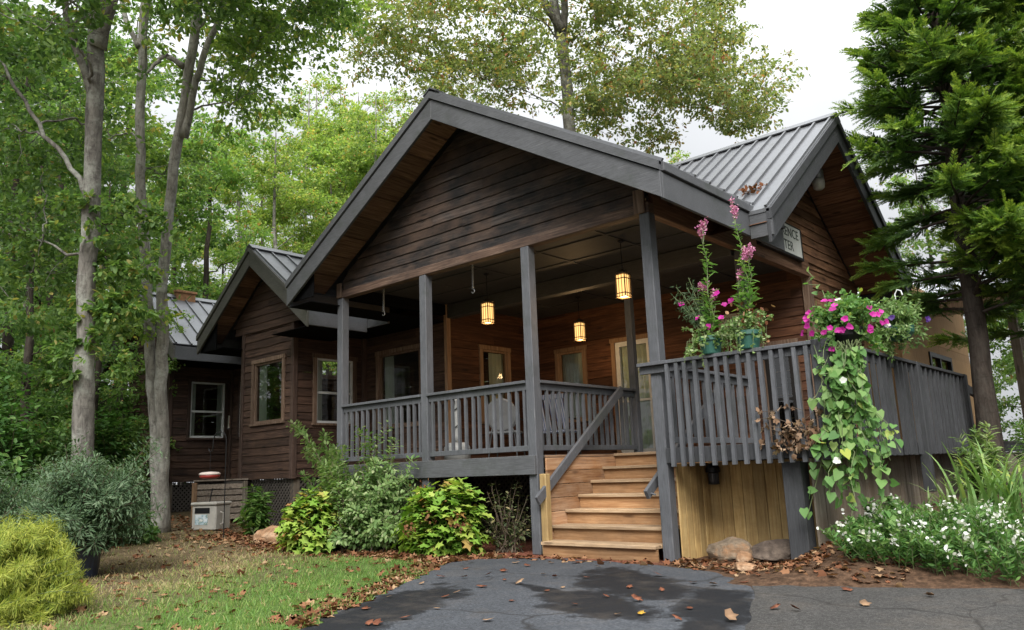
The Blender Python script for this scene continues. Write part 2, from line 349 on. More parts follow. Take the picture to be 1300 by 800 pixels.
far = ramp(nt, math_(nt, 'MULTIPLY', py, 0.05), [(0.42, (0, 0, 0)), (0.5, (1, 1, 1))])
col = mixc(nt, far, col, forest)
nt.links.new(col, b.inputs['Base Color']); b.inputs['Roughness'].default_value = 0.95; b.inputs['Specular IOR Level'].default_value = 0.1
bump(nt, b, n_fine, 0.9, 0.03)
ground = mesh_np('ground', V, F, np.zeros(len(F)), m); tag(ground, kind='structure'); ground.data.polygons.foreach_set('use_smooth', [True]*len(F))

def asphalt(name, dark, base, lite, patches, cool):
    m, nt, b = mat(name); geo = nd(nt, 'ShaderNodeNewGeometry'); P = geo.outputs['Position']
    f = noise(nt, 42, (1, 1, 1), 5, 0.85, vec=P); g = noise(nt, 0.8, (1, 1, 1), 8, 0.7, vec=P); k = noise(nt, 150, (1, 1, 1), 2, 0.6, vec=P)
    c = ramp(nt, f, [(0.32, dark), (0.5, base), (0.7, lite)])
    c = mixc(nt, 1.0, c, ramp(nt, g, [(0.3, (0.78,)*3), (0.7, (1.2,)*3)]), 'MULTIPLY')
    c = mixc(nt, math_(nt, 'MULTIPLY', ramp(nt, k, [(0.63, (0, 0, 0)), (0.7, (1, 1, 1))]), 0.6), c, (0.24, 0.24, 0.235))
    wet = None; ed = math_(nt, 'MULTIPLY', math_(nt, 'SUBTRACT', noise(nt, 2.6, (1, 1, 1), 7, 0.72, vec=P), 0.5), 2.6)
    sp = nd(nt, 'ShaderNodeSeparateXYZ'); nt.links.new(P, sp.inputs[0])
    for (cx, cy, ux, uy, ra, rb) in patches:                       # damp stains: centre, long axis, radii
        dx = math_(nt, 'SUBTRACT', sp.outputs[0], cx); dy = math_(nt, 'SUBTRACT', sp.outputs[1], cy)
        a = math_(nt, 'DIVIDE', math_(nt, 'ADD', math_(nt, 'MULTIPLY', dx, ux), math_(nt, 'MULTIPLY', dy, uy)), ra)
        q = math_(nt, 'DIVIDE', math_(nt, 'SUBTRACT', math_(nt, 'MULTIPLY', dy, ux), math_(nt, 'MULTIPLY', dx, uy)), rb)
        d = math_(nt, 'SQRT', math_(nt, 'ADD', math_(nt, 'MULTIPLY', a, a), math_(nt, 'MULTIPLY', q, q)))
        wet = d if wet is None else math_(nt, 'MINIMUM', wet, d)
    if wet is not None:
        w = ramp(nt, math_(nt, 'MULTIPLY', math_(nt, 'ADD', wet, ed), 0.5), [(0.40, (1, 1, 1)), (0.50, (.7, .7, .7)), (0.58, (0, 0, 0))])
        c = mixc(nt, math_(nt, 'MULTIPLY', w, 0.97), c, (0.0065, 0.0072, 0.009))
        rg = nd(nt, 'ShaderNodeMapRange'); nt.links.new(w, rg.inputs[0]); rg.inputs[3].default_value = 0.85; rg.inputs[4].default_value = 0.72
        nt.links.new(rg.outputs[0], b.inputs['Roughness'])
    else: b.inputs['Roughness'].default_value = 0.9
    dn = nd(nt, 'ShaderNodeTexNoise'); dn.inputs['Scale'].default_value = 1.4; nt.links.new(P, dn.inputs['Vector'])
    va = nd(nt, 'ShaderNodeVectorMath', operation='MULTIPLY_ADD'); nt.links.new(dn.outputs['Color'], va.inputs[0]); va.inputs[1].default_value = (.8, .8, 0); nt.links.new(P, va.inputs[2])
    vc = nd(nt, 'ShaderNodeTexVoronoi', feature='DISTANCE_TO_EDGE'); vc.inputs['Scale'].default_value = 0.42; nt.links.new(va.outputs[0], vc.inputs['Vector'])
    cr = ramp(nt, vc.outputs['Distance'], [(0.0, (1, 1, 1)), (0.010, (0, 0, 0))])
    c = mixc(nt, math_(nt, 'MULTIPLY', cr, 0.75), c, (0.012, 0.011, 0.010))
    dust = ramp(nt, noise(nt, 1.7, (1, 1, 1), 8, 0.75, vec=P), [(0.5, (0, 0, 0)), (0.7, (1, 1, 1))])
    c = mixc(nt, math_(nt, 'MULTIPLY', dust, 0.22), c, (0.14, 0.115, 0.09))
    nt.links.new(c, b.inputs['Base Color']); b.inputs['Specular IOR Level'].default_value = 0.22
    bump(nt, b, f, 0.6, 0.008); return m
def rough_edge(pts, amp=0.05, step=0.12, seed=1):
    r = np.random.RandomState(seed); out = []
    for p, q in zip(pts[:-1], pts[1:]):
        p = np.array(p); q = np.array(q); n = max(1, int(np.linalg.norm(q-p)/step)); nn = np.array([-(q-p)[1], (q-p)[0]])/np.linalg.norm(q-p)
        for i in range(n): out.append(tuple(p+(q-p)*i/n+nn*r.normal(0, amp)*(i > 0)))
    return out
EDGE_L = [(3.2, -10.6), (0.9, -6.6), (-0.3, -4.55), (-1.2, -2.95), (-1.95, -1.75), (-2.35, -1.2), (-2.25, -0.75), (-1.8, -0.45), (-1.1, -0.32), (0.1, -0.42), (0.75, -0.62), (1.2, -0.95), (1.56, -1.36)]
SEAM = [(1.56, -1.36), (1.78, -1.75), (2.0, -2.3), (2.23, -2.78), (2.55, -3.8), (3.1, -6.0), (4.6, -10.6)]
drv = rough_edge(EDGE_L, 0.035, 0.12, 3) + rough_edge(SEAM, 0.012, 0.15, 4)
asp1 = asphalt('asphalt', (0.017, 0.019, 0.0225), (0.044, 0.0485, 0.056), (0.098, 0.105, 0.116),
               [(0.55, -1.65, .75, -.66, 1.05, .42), (1.75, -2.35, .45, -.89, .8, .3), (0.9, -2.7, .85, -.52, .75, .36), (-0.35, -3.85, .35, -.93, 1.35, .38), (2.1, -3.2, .4, -.9, .6, .16), (.2, -2.35, .93, -.35, .7, .1)], True)
asp2 = asphalt('old_asphalt', (0.014, 0.0135, 0.013), (0.038, 0.0365, 0.0345), (0.092, 0.088, 0.083), [], False)
mb = MB(); mb.quad(*[(x, y, 0.006) for x, y in drv]); tag(mb.build('driveway', asp1), kind='structure')
EDGE_R = [(1.56, -1.34), (1.95, -1.2), (2.5, -0.98), (3.0, -0.78), (3.6, -0.45), (5.2, 0.45), (8, 2.2), (14, 6)]
rd = rough_edge(EDGE_R, 0.03, 0.12, 5) + [(22, 8), (26, -14), (4.6, -10.6)] + list(reversed(rough_edge(SEAM, 0.012, 0.15, 4)[1:]))
mb = MB(); mb.quad(*[(x, y, 0.010) for x, y in rd]); tag(mb.build('road', asp2), kind='structure')

# ------------------------------------------------------------------ the cabin
ZD, ZC, ZB = 1.23, 4.20, 4.0
cab = thing('log_cabin', 'dark brown clapboard cabin with grey metal gabled roofs and a railed front porch', 'cabin', (-4, 3, 0))
def solid(ints, lo, hi):
    out = []; cur = lo
    for a, b_ in sorted(ints):
        if a > cur+1e-4: out.append((cur, a))
        cur = max(cur, b_)
    if cur < hi-1e-4: out.append((cur, hi))
    return out
def lap(mb, F, flip, a0, a1, z0, z1, holes=(), clip=None, ex=0.155, rr=None, big=0.022):
    rr = rr or rs
    nrow = int(math.ceil((z1-z0)/ex))
    for i in range(nrow):
        zb_, zt_ = z0+i*ex, min(z0+(i+1)*ex, z1)
        cuts = sorted({zb_, zt_} | {h for H in holes for h in H[2:4] if zb_+1e-3 < h < zt_-1e-3})
        joints = []; x = a0 - rr.uniform(0, 2.5)
        while x < a1: joints.append((x, rr.rand())); x += rr.uniform(1.8, 4.2)
        for za, zc in zip(cuts[:-1], cuts[1:]):
            oa = big - (big-0.004)*(za-zb_)/ex; oc = big - (big-0.004)*(zc-zb_)/ex
            L0, L1 = (a0, a1) if clip is None else clip(za)
            M0, M1 = (a0, a1) if clip is None else clip(zc)
            if L1-L0 < 0.02: continue
            if M1 < M0: M0 = M1 = (L0+L1)/2
            hs_ = [(h[0], h[1]) for h in holes if h[2] < zc-1e-3 and h[3] > za+1e-3]
            for s0, s1 in solid(hs_, L0, L1):
                for k, (jx, rv) in enumerate(joints):
                    je = joints[k+1][0] if k+1 < len(joints) else 1e9
                    p0, p1 = max(s0, jx), min(s1, je)
                    if p1-p0 < 1e-3: continue
                    n = max(1, int((p1-p0)/0.45)); xs = np.linspace(p0, p1, n+1)
                    jit = [rr.normal(0, 0.0055) for _ in xs]
                    for q in range(n):
                        xa, xb = xs[q], xs[q+1]
                        ta = min(max(xa, M0), M1); tb = min(max(xb, M0), M1)
                        ja, jb = (jit[q], jit[q+1]) if za == zb_ else (0, 0)
                        P = [F(xa, za+ja, oa), F(xb, za+jb, oa), F(tb, zc, oc), F(ta, zc, oc)]
                        B = [F(xa, za+ja, -0.02), F(xb, za+jb, -0.02), F(xb, za+jb, oa), F(xa, za+ja, oa)]
                        if flip: P = P[::-1]; B = B[::-1]
                        mb.quad(*P, r=rv)
                        if za == zb_: mb.quad(*B, r=rv)
class Win: pass
def window(F, a0, a1, z0, z1, name='window', style='fixed', curtains=(), trim=None, sash=None, tw=0.085, label=None):
    """outer size incl. casing; returns the hole"""
    w = MB()
    j = lambda: rs.rand()
    w.lbox(F, a0, a0+tw, z0, z1-tw, -0.06, 0.045, j()); w.lbox(F, a1-tw, a1, z0, z1-tw, -0.06, 0.045, j())
    w.lbox(F, a0-0.02, a1+0.02, z1-tw, z1, -0.06, 0.05, j())
    if style != 'door': w.lbox(F, a0-0.02, a1+0.02, z0-0.045, z0, -0.06, 0.06, j())
    o = w.build(name, trim or trim_n, cab, bevel=0.004)
    if label: o['label'] = label
    s = MB(); i0, i1, k0, k1 = a0+tw, a1-tw, z0, z1-tw; f = 0.04 if style != 'door' else 0.09
    s.lbox(F, i0, i0+f, k0, k1, -0.055, 0.012); s.lbox(F, i1-f, i1, k0, k1, -0.055, 0.012)
    s.lbox(F, i0+f, i1-f, k1-f, k1, -0.055, 0.012); s.lbox(F, i0+f, i1-f, k0, k0+f*1.2, -0.055, 0.012)
    if style in ('hung', 'door'):
        mz = k0+(k1-k0)*0.47; s.lbox(F, i0+f, i1-f, mz-0.022, mz+0.022, -0.05, 0.006)
    s.build('sash', sash or trim or trim_n, o)
    p = MB(); p.quad(F(i0+f, k0+f, -0.03), F(i1-f, k0+f, -0.03), F(i1-f, k1-f, -0.03), F(i0+f, k1-f, -0.03)); p.build('pane', glass_m, o)
    for (c0, c1) in curtains:
        c = MB(); n = 26; xa = i0+(i1-i0)*c0; xb = i0+(i1-i0)*c1; rn = np.random.RandomState(int(abs(a0*977+c0*31)))
        ph = rn.uniform(0, 6); fr = rn.uniform(4, 6)*max(1, (xb-xa)/0.3)
        for q in range(n):
            u0, u1 = q/n, (q+1)/n
            o0 = -0.085+0.02*math.sin(u0*fr*6.28/2+ph); o1 = -0.085+0.02*math.sin(u1*fr*6.28/2+ph)
            c.quad(F(xa+(xb-xa)*u0, k0-0.1, o0*1.05), F(xa+(xb-xa)*u1, k0-0.1, o1*1.05), F(xa+(xb-xa)*u1, k1, o1), F(xa+(xb-xa)*u0, k1, o0))
        c.build('curtain', curt, o, smooth=True)
    return (a0+tw*0.5, a1-tw*0.5, z0-(0.02 if style != 'door' else 0.0), z1-tw*0.5)

ZW = 1.07
def wall(name, F, flip, a0, a1, m, z0=ZW, z1=4.15, holes=(), clip=None, label=None):
    w = MB(); lap(w, F, flip, a0, a1, z0, z1, holes, clip); o = w.build(name, m, cab)
    if label: o['label'] = label
    return o
# wing on the far left (X -15.5 .. -13.3), wing next to the porch (X -10.3 .. -8.45), then steps back to the porch walls
f = FY(-13.3, 1); h = [window(f, 0.93, 1.93, 2.08, 3.47, style='hung', curtains=((0.0, 0.2), (0.82, 1.0)), trim=trim_d, sash=white_p, tw=0.07)]
wall('wall', f, False, 0.5, 2.05, sid_dy, holes=h)
wall('wall', FX(0.5, -1), False, -15.5, -13.3, sid_dx)
wall('wall', FY(-15.5, -1), True, 0.5, 7.3, sid_dy)
f = FX(2.05, -1); h = [window(f, -12.95, -11.9, 2.08, 3.47, style='hung', trim=trim_d, sash=white_p, tw=0.07)]
wall('wall', f, False, -13.3, -10.3, sid_dx, holes=h)
wall('wall', FY(-10.3, -1), True, 0.65, 2.05, sid_dy)
f = FX(0.65, -1); h = [window(f, -9.93, -8.72, 2.16, 3.46, style='fixed', curtains=((0.03, 0.3),))]
wall('wall', f, False, -10.3, -8.45, sid_dx, z1=4.15, holes=h)
f = FY(-8.45, 1); h = [window(f, 1.07, 2.12, 2.1, 3.47, style='hung', curtains=((0.0, 0.22), (0.8, 1.0)), sash=white_p)]
wall('wall', f, False, 0.65, 2.35, sid_dy, holes=h)
f = FX(2.35, -1); h = [window(f, -8.03, -6.62, 2.0, 3.55, style='fixed', curtains=((0.04, 0.26),))]
wall('wall', f, False, -8.45, -5.95, sid_dx, z1=4.25, holes=h, label='brown clapboard wall beside the porch')
f = FY(-5.95, 1); h = [window(f, 3.2, 4.1, 2.0, 3.51, style='hung', curtains=((0.38, 1.0),), trim=trim_l)]
wall('wall', f, False, 2.35, 4.93, sid_cy, z1=4.25, holes=h, label='reddish cedar wall inside the porch')
f = FX(4.93, -1)
h = [window(f, -5.38, -4.58, 2.0, 3.48, style='hung', curtains=((0.02, 0.98),), trim=trim_l),
     window(f, -3.97, -3.0, 1.25, 3.51, name='door', style='door', curtains=((0.02, 0.98),), trim=trim_l, sash=white_p, label='glazed door with a pale curtain and light wood casing'),
     window(f, -0.95, -0.28, 1.25, 3.02, name='door', style='door', trim=trim_n, sash=black_m, label='dark glazed door at the right end of the porch')]
wall('wall', f, False, -5.95, 0.0, sid_cx, z1=4.25, holes=h, label='reddish cedar wall inside the porch')
wall('wall', FY(0, 1), False, 4.93, 7.35, sid_ry, z1=4.26)
wall('wall', FX(7.35, 1), True, -15.5, 0.0, sid_dx, z1=4.6)
# gables
sp_, sm_, sw_ = 0.59, 0.74, 0.76          # roof pitches: porch, main ridge, wings
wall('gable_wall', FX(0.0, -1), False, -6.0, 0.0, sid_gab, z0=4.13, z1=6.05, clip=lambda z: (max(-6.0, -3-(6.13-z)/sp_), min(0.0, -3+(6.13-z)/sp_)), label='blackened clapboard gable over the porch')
wall('gable_wall', FX(0.62, -1), False, -10.55, -8.3, sid_dx, z0=4.05, z1=5.33, clip=lambda z: (max(-10.72, -9.25-(5.36-z)/sw_), min(-8.2, -9.25+(5.36-z)/sw_)), label='dark clapboard gable of the left wing')
wall('gable_wall', FX(0.47, -1), False, -15.5, -13.2, sid_dx, z0=4.05, z1=5.33, clip=lambda z: (max(-15.6, -14.4-(5.36-z)/sw_), min(-13.25, -14.4+(5.36-z)/sw_)))
wall('gable_wall', FY(0.02, 1), False, 1.55, 7.35, sid_ry, z0=4.26, z1=6.12, clip=lambda z: (max(1.55, 4.5-(6.16-z)/sm_), min(7.35, 4.5+(6.16-z)/sm_)), label='brown clapboard gable on the right')
# corner trims
def trim(x0, x1, y0, y1, z0, z1, m=trim_d, name='corner_trim'):
    t = MB(); t.box(x0, x1, y0, y1, z0, z1, rs.rand()); return t.build(name, m, cab, bevel=0.006)
trim(-8.52, -8.415, 0.615, 0.72, ZW-0.02, 4.2, trim_d); trim(-10.35, -10.24, 0.612, 0.7, ZW-0.02, 4.1, trim_d)
trim(-13.37, -13.26, 0.462, 0.57, ZW-0.02, 4.1); trim(-13.30, -13.20, 1.99, 2.09, ZW-0.02, 4.1); trim(-8.45, -8.35, 2.25, 2.36, ZW-0.02, 4.2)
trim(-5.99, -5.91, 2.31, 2.42, ZD, 4.22, trim_l); trim(-5.95, -5.87, 4.83, 4.93, ZD, 4.2, trim_n); trim(-0.09, 0.05, 4.885, 5.0, 1.0, 4.02, trim_n)
trim(-0.12, 0.03, -0.10, -0.075, ZB, 4.30, trim_n, 'corner_block'); trim(-6.06, -5.93, -0.10, -0.075, ZB, 4.25, trim_n, 'corner_block')

# roofs: slab + standing seams (roof), planked underside (soffit), rake and eave boards (fascia), flashing (drip_edge)
def gable_roof_y(cx, hw, y0, y1, zr, pitch, valley=None, th=0.05):
    r = MB()
    for s in (-1, 1):
        ze = zr-pitch*hw
        if valley is None: r.prism([(cx, y0, zr), (cx+s*hw, y0, ze), (cx+s*hw, y0, ze-th), (cx, y0, zr-th)], (0, y1-y0, 0))
        else: r.prism([(cx, y0, zr), (cx+s*hw, y0, ze), (cx+s*hw, valley(hw), ze), (cx, y1, zr)], (0, 0, -th))
        y = y0+0.06
        while y < y1:
            h_ = hw+0.01 if valley is None else min(hw+0.01, (y1-y)*sm_/sp_)
            if h_ > 0.1: r.bar((cx+s*0.03, y, zr+0.012-pitch*0.03), (cx+s*h_, y, zr-pitch*h_+0.012), 0.035, 0.045)
            y += 0.36
    for s in (-1, 1):
        r.bar((cx+s*0.07, y0-0.02, zr-pitch*0.07+0.045), (cx+s*0.07, y1, zr-pitch*0.07+0.045), 0.17, 0.02, upv=(s*pitch, 0, 1))
    return r
def rake_x(cx, hw, y, zr, pitch, h, m, sgn=-1, depth=0.045):
    """two stacked boards along both rakes of a gable whose face is at Y=y"""
    for s in (-1, 1):
        b1 = MB(); ex = cx+s*hw; ze = zr-pitch*hw; hh = h*0.27
        b1.prism([(cx, y-0.03, zr-0.012), (ex, y-0.03, ze-0.012), (ex, y-0.03, ze-hh), (cx, y-0.03, zr-hh)], (0, depth+0.03, 0))
        b1.build('drip_edge', m, cab)
        b2 = MB(); b2.prism([(cx, y, zr-hh-0.012), (ex, y, ze-hh-0.012), (ex, y, ze-h), (cx, y, zr-h)], (0, depth, 0)); b2.build('fascia', m, cab, bevel=0.004)
def soffit_y(cx, hw, y0, y1, zr, pitch, off=0.13, m=soff):
    r = MB(); n = 9
    for s in (-1, 1):
        for k in range(n):
            u0, u1 = k/n, (k+1)/n-0.006; x0, x1 = cx+s*hw*u0, cx+s*hw*u1
            r.quad((x0, y0, zr-off-pitch*hw*u0), (x1, y0, zr-off-pitch*hw*u1), (x1, y1, zr-off-pitch*hw*u1), (x0, y1, zr-off-pitch*hw*u0), r=rs.rand())
        r.quad((cx, y0, zr-off+0.02), (cx+s*hw, y0, zr-off-pitch*hw+0.02), (cx+s*hw, y1, zr-off-pitch*hw+0.02), (cx, y1, zr-off+0.02), r=0.1)
    r.build('soffit', m, cab)
ZR = 6.45
def rlabel(o, t): o['label'] = t; return o
# porch
rlabel(gable_roof_y(-3, 3.62, -0.70, 4.5, ZR, sp_, lambda h: 4.5-sp_*h/sm_).build('roof', roof_m, cab), 'grey metal roof of the porch')
rake_x(-3, 3.62, -0.70, ZR, sp_, 0.43, grey_f)
soffit_y(-3, 3.55, -0.655, 0.0, ZR, sp_, 0.19)
ze = ZR-sp_*3.62
for s, y1, mm_ in ((1, 2.55, grey_f), (-1, 1.46, grey_w)):
    x = -3+s*3.62; e = MB(); e.box(min(x, x-s*0.04), max(x, x-s*0.04), -0.652, y1, ze-0.43, ze-0.13); e.build('eave_fascia', grey_f, cab, bevel=0.004)
    e = MB(); e.box(min(x+s*0.03, x-s*0.04), max(x+s*0.03, x-s*0.04), -0.652, y1, ze-0.118, ze-0.012); e.build('gutter', grey_f, cab, bevel=0.006)
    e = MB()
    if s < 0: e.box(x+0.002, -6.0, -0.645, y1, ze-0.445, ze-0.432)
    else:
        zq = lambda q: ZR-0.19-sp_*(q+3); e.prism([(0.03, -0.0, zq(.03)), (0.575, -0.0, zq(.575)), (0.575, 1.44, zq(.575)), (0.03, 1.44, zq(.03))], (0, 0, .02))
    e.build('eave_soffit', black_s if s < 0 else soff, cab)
# black board added to paint in the eave box shade at its left end (dark triangle under the rake)
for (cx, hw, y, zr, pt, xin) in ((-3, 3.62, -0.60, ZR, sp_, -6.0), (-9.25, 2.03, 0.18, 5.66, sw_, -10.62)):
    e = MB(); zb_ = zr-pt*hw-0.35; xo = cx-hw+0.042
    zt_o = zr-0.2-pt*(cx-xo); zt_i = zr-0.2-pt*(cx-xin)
    e.prism([(xo, y, zb_), (xin, y, zb_), (xin, y, zt_i), (xo, y, max(zt_o, zb_+0.01))], (0, 0.02, 0)); e.build('eave_shade_board', black_s, cab)
# wings
for cx in (-9.25, -14.4):
    gable_roof_y(cx, 2.03, 0.10, 3.6, 5.66, sw_).build('roof', roof_m, cab)
    rake_x(cx, 2.03, 0.10, 5.66, sw_, 0.40, grey_w)
    soffit_y(cx, 1.97, 0.145, 0.62, 5.66, sw_, 0.19)
    zw = 5.66-sw_*2.03
    for s in (-1, 1):
        x = cx+s*2.03; y1 = 1.46 if (cx > -10 and s > 0) else 2.4
        e = MB(); e.box(min(x, x-s*0.04), max(x, x-s*0.04), 0.148, y1, zw-0.36, zw-0.012); e.build('eave_fascia', grey_f if s > 0 else grey_w, cab, bevel=0.005)
        xi = {(-9.25, 1): -8.45, (-9.25, -1): -10.3, (-14.4, 1): -13.3, (-14.4, -1): -15.5}[(cx, s)]
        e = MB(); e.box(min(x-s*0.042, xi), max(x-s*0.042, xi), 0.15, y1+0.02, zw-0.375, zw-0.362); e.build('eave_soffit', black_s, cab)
# main roof
r = MB(); vy = lambda x: 4.5-sp_*abs(x+3)/sm_*1.0
zmain = lambda y: ZR-sm_*abs(4.5-y)
def mslab(poly, th):
    top = [(x, y, zmain(y)) for x, y in poly]; n = len(r.v)
    r.prism([(p[0], p[1], p[2]-th) for p in top], (0, 0, th))
P1 = [(-14.4, 1.46), (-6.63, 1.46), (-6.63, vy(-6.63)), (-3, 4.5), (-14.4, 4.5)]
P2 = [(0.62, vy(0.62)), (0.62, 1.46), (0.90, 1.46), (0.90, 4.5), (-3, 4.5)]
P3 = [(-14.4, 4.5), (0.90, 4.5), (0.90, 7.55), (-14.4, 7.55)]
for P in (P1, P2, P3): mslab(P, 0.05)
x = 0.86
while x > -14.4:
    yf = 1.46 if x > 0.62 or x < -6.63 else vy(x)+0.03
    r.bar((x, yf, zmain(yf)+0.014), (x, 4.46, zmain(4.46)+0.014), 0.032, 0.05)
    r.bar((x, 4.54, zmain(4.54)+0.014), (x, 7.55, zmain(7.55)+0.014), 0.032, 0.05); x -= 0.245
for s in (-1, 1): r.bar((0.92, 4.5+s*0.08, ZR-sm_*0.08+0.045), (-14.4, 4.5+s*0.08, ZR-sm_*0.08+0.045), 0.19, 0.02, upv=(0, s*sm_, 1))
rlabel(r.build('roof', roof_m, cab), 'grey standing seam roof of the main cabin')
for (ya, yb) in ((4.5, 1.46), (4.5, 7.55)):
    h = 0.46; hh = 0.15
    e = MB(); e.prism([(0.93, ya, ZR-0.012), (0.93, yb, zmain(yb)-0.012), (0.93, yb, zmain(yb)-hh), (0.93, ya, ZR-hh)], (-0.07, 0, 0)); e.build('drip_edge', grey_d, cab)
    e = MB(); e.prism([(0.90, ya, ZR-hh-0.012), (0.90, yb, zmain(yb)-hh-0.012), (0.90, yb, zmain(yb)-h), (0.90, ya, ZR-h)], (-0.045, 0, 0)); e.build('fascia', grey_d, cab, bevel=0.004)
sf = MB(); n = 15
for s in (-1, 1):
    for k in range(n):
        u0, u1 = k/n, (k+1)/n-0.005; y0_, y1_ = 4.5+s*2.97*u0, 4.5+s*2.97*u1
        sf.quad((0.03, y0_, zmain(y0_)-0.2), (0.855, y0_, zmain(y0_)-0.2), (0.855, y1_, zmain(y1_)-0.2), (0.03, y1_, zmain(y1_)-0.2), r=rs.rand())
    sf.quad((0.03, 4.5, ZR-0.18), (0.855, 4.5, ZR-0.18), (0.855, 4.5+s*3.05, zmain(7.55)-0.18), (0.03, 4.5+s*3.05, zmain(7.55)-0.18), r=0)
sf.build('soffit', soff_x, cab)
e = MB(); e.box(-7.22, -6.60, 1.46, 1.50, zmain(1.46)-0.36, zmain(1.46)-0.012); e.build('eave_fascia', grey_f, cab)
e = MB(); e.box(0.625, 0.92, 1.47, 1.51, zmain(1.46)-0.36, zmain(1.46)-0.012); e.build('eave_fascia', grey_f, cab)
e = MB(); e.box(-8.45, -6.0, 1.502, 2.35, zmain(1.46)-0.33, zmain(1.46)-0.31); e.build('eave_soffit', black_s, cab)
e = MB(); e.box(-0.02, 0.9, 7.50, 7.55, 3.75, 4.1); e.box(0, 0.86, 7.36, 7.5, 3.75, 3.78); e.build('eave_fascia', grey_d, cab)
e = MB(); e.box(-15.3, 0, 2.0, 7.3, 1.0, 1.05); e.build('floor', deck_m, cab)
# chimney on the far wing
c = MB(); c.box(-14.6, -14.25, 1.0, 1.5, 5.3, 5.78); c.box(-14.63, -14.22, 0.97, 1.53, 5.745, 5.81)
c.build('chimney', plain('chimney_brick', (0.22, 0.11, 0.05), 0.9, vary=0.4, scale=14), cab, bevel=0.01)

# porch frame
def post(x, y, z0, z1, w, m=grey, lab=None, name='post'):
    p = MB(); p.box(x-w/2, x+w/2, y-w/2, y+w/2, z0, z1, rs.rand()); o = p.build(name, m, cab, bevel=0.008)
    if lab: o['label'] = lab
    return o
X1, X2, X3 = -6.0, -3.94, -1.895
post(X1, 0, 0, ZB, 0.14); post(X2, 0, 0, ZB, 0.14); post(X3, 0, 0.0, ZB, 0.14); post(0, 0, 0.0, ZB, 0.14)
post(X3, 2.42, 0.2, 3.96, 0.11); post(0, 2.42, 0.2, ZB, 0.11)
post(X3+0.13, 0.0, 0.0, 0.99, 0.10, pine_z, name='post_block')
bm = MB(); bm.box(-6.07, 0.07, -0.07, 0.07, ZB, 4.13, 0.5); bm.build('beam', beam_x, cab, bevel=0.008)
bm = MB(); bm.box(-0.06, 0.06, 0.072, 4.9, ZB, 4.262, 0.5); bm.box(-0.02, 0.02, 0.072, 1.6, 4.262, 4.55, .3); bm.build('beam', beam_y, cab, bevel=0.008)
bm = MB(); bm.box(-5.9, -0.065, 2.32, 2.50, 3.93, 4.19, 0.5); bm.build('beam', ceil_m, cab, bevel=0.008)
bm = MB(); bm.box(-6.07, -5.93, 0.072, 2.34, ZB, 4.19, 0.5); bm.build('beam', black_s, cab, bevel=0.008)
ce = MB(); ce.box(-6.05, 0.0, 0.0, 4.93, ZC, ZC+0.03)
for y in (0.85, 1.62, 3.3, 4.1): ce.box(-5.93, -0.06, y-0.022, y+0.022, ZC-0.014, ZC-0.0005)
for x in (-4.8, -3.6, -2.4, -1.2): ce.box(x-0.022, x+0.022, 0.07, 4.9, ZC-0.011, ZC-0.0008)
ce.build('ceiling', ceil_m, cab)
# deck floors
dk = MB()
def planks(x0, x1, y0, y1, z, w=0.14):
    x = x0
    while x < x1-0.01:
        dk.box(x, min(x+w-0.008, x1), y0, y1, z-0.035, z+rs.uniform(-.0015, .0015), rs.rand()); x += w
planks(-6.05, X3-0.07+0.07, -0.05, 4.9, ZD); planks(X3, 0.0, 1.98, 4.9, ZD); planks(0.002, 1.95, 0.06, 10, ZD)
dk.build('deck_floor', deck_m, cab)
fr = MB(); fr.box(-6.07, X3+0.07, -0.115, -0.072, 0.985, 1.225, 0.6); fr.build('deck_fascia', grey_f, cab, bevel=0.005)
# railings
RT = ZD+0.95
nb = [0]
def railing(a, b, z=RT, zb_=None, m=grey, n=None, sp=0.135, cap=(0.14, 0.038), bal=0.038, lower=True, top2=False, outset=0.0, label=None, bot=None, t0=0.0):
    a = Vector((a[0], a[1], 0)); b = Vector((b[0], b[1], 0)); L = (b-a).length; d = (b-a).normalized(); zf = ZD if zb_ is None else zb_
    r = MB(); up = Vector((0, 0, 1))
    r.bar(a+up*z, b+up*z, cap[0], cap[1], rs.rand()); r.bar(a+up*(z-0.065), b+up*(z-0.065), 0.04, 0.085, rs.rand())
    if lower: r.bar(a+up*(zf+0.09), b+up*(zf+0.09), 0.045, 0.07, rs.rand())
    o = r.build('railing', m, cab, bevel=0.004)
    if label: o['label'] = label
    n = n or max(2, int(round(L/sp))); s = d.cross(up)
    for i in range(n):
        t = t0+(1-t0)*(i+0.5)/n+rs.normal(0, .004); p = a+d*L*t+s*outset; q = MB(); ln = rs.normal(0, .004)
        q.bar(p+up*((bot if bot is not None else zf+0.06)), p+up*(z-0.022)+d*ln, bal, bal, rs.rand()); q.build('baluster', m, o); nb[0] += 1
    return o
railing((X1+.07, -0.02), (X2-.07, -0.02)); railing((X2+.07, -0.02), (X3-.07, -0.02))
railing((X3, 0.07), (X3, 2.36), n=17)
railing((0.0, 0.07), (0.0, 2.36), n=15, z=RT-0.02, label='inner porch railing')
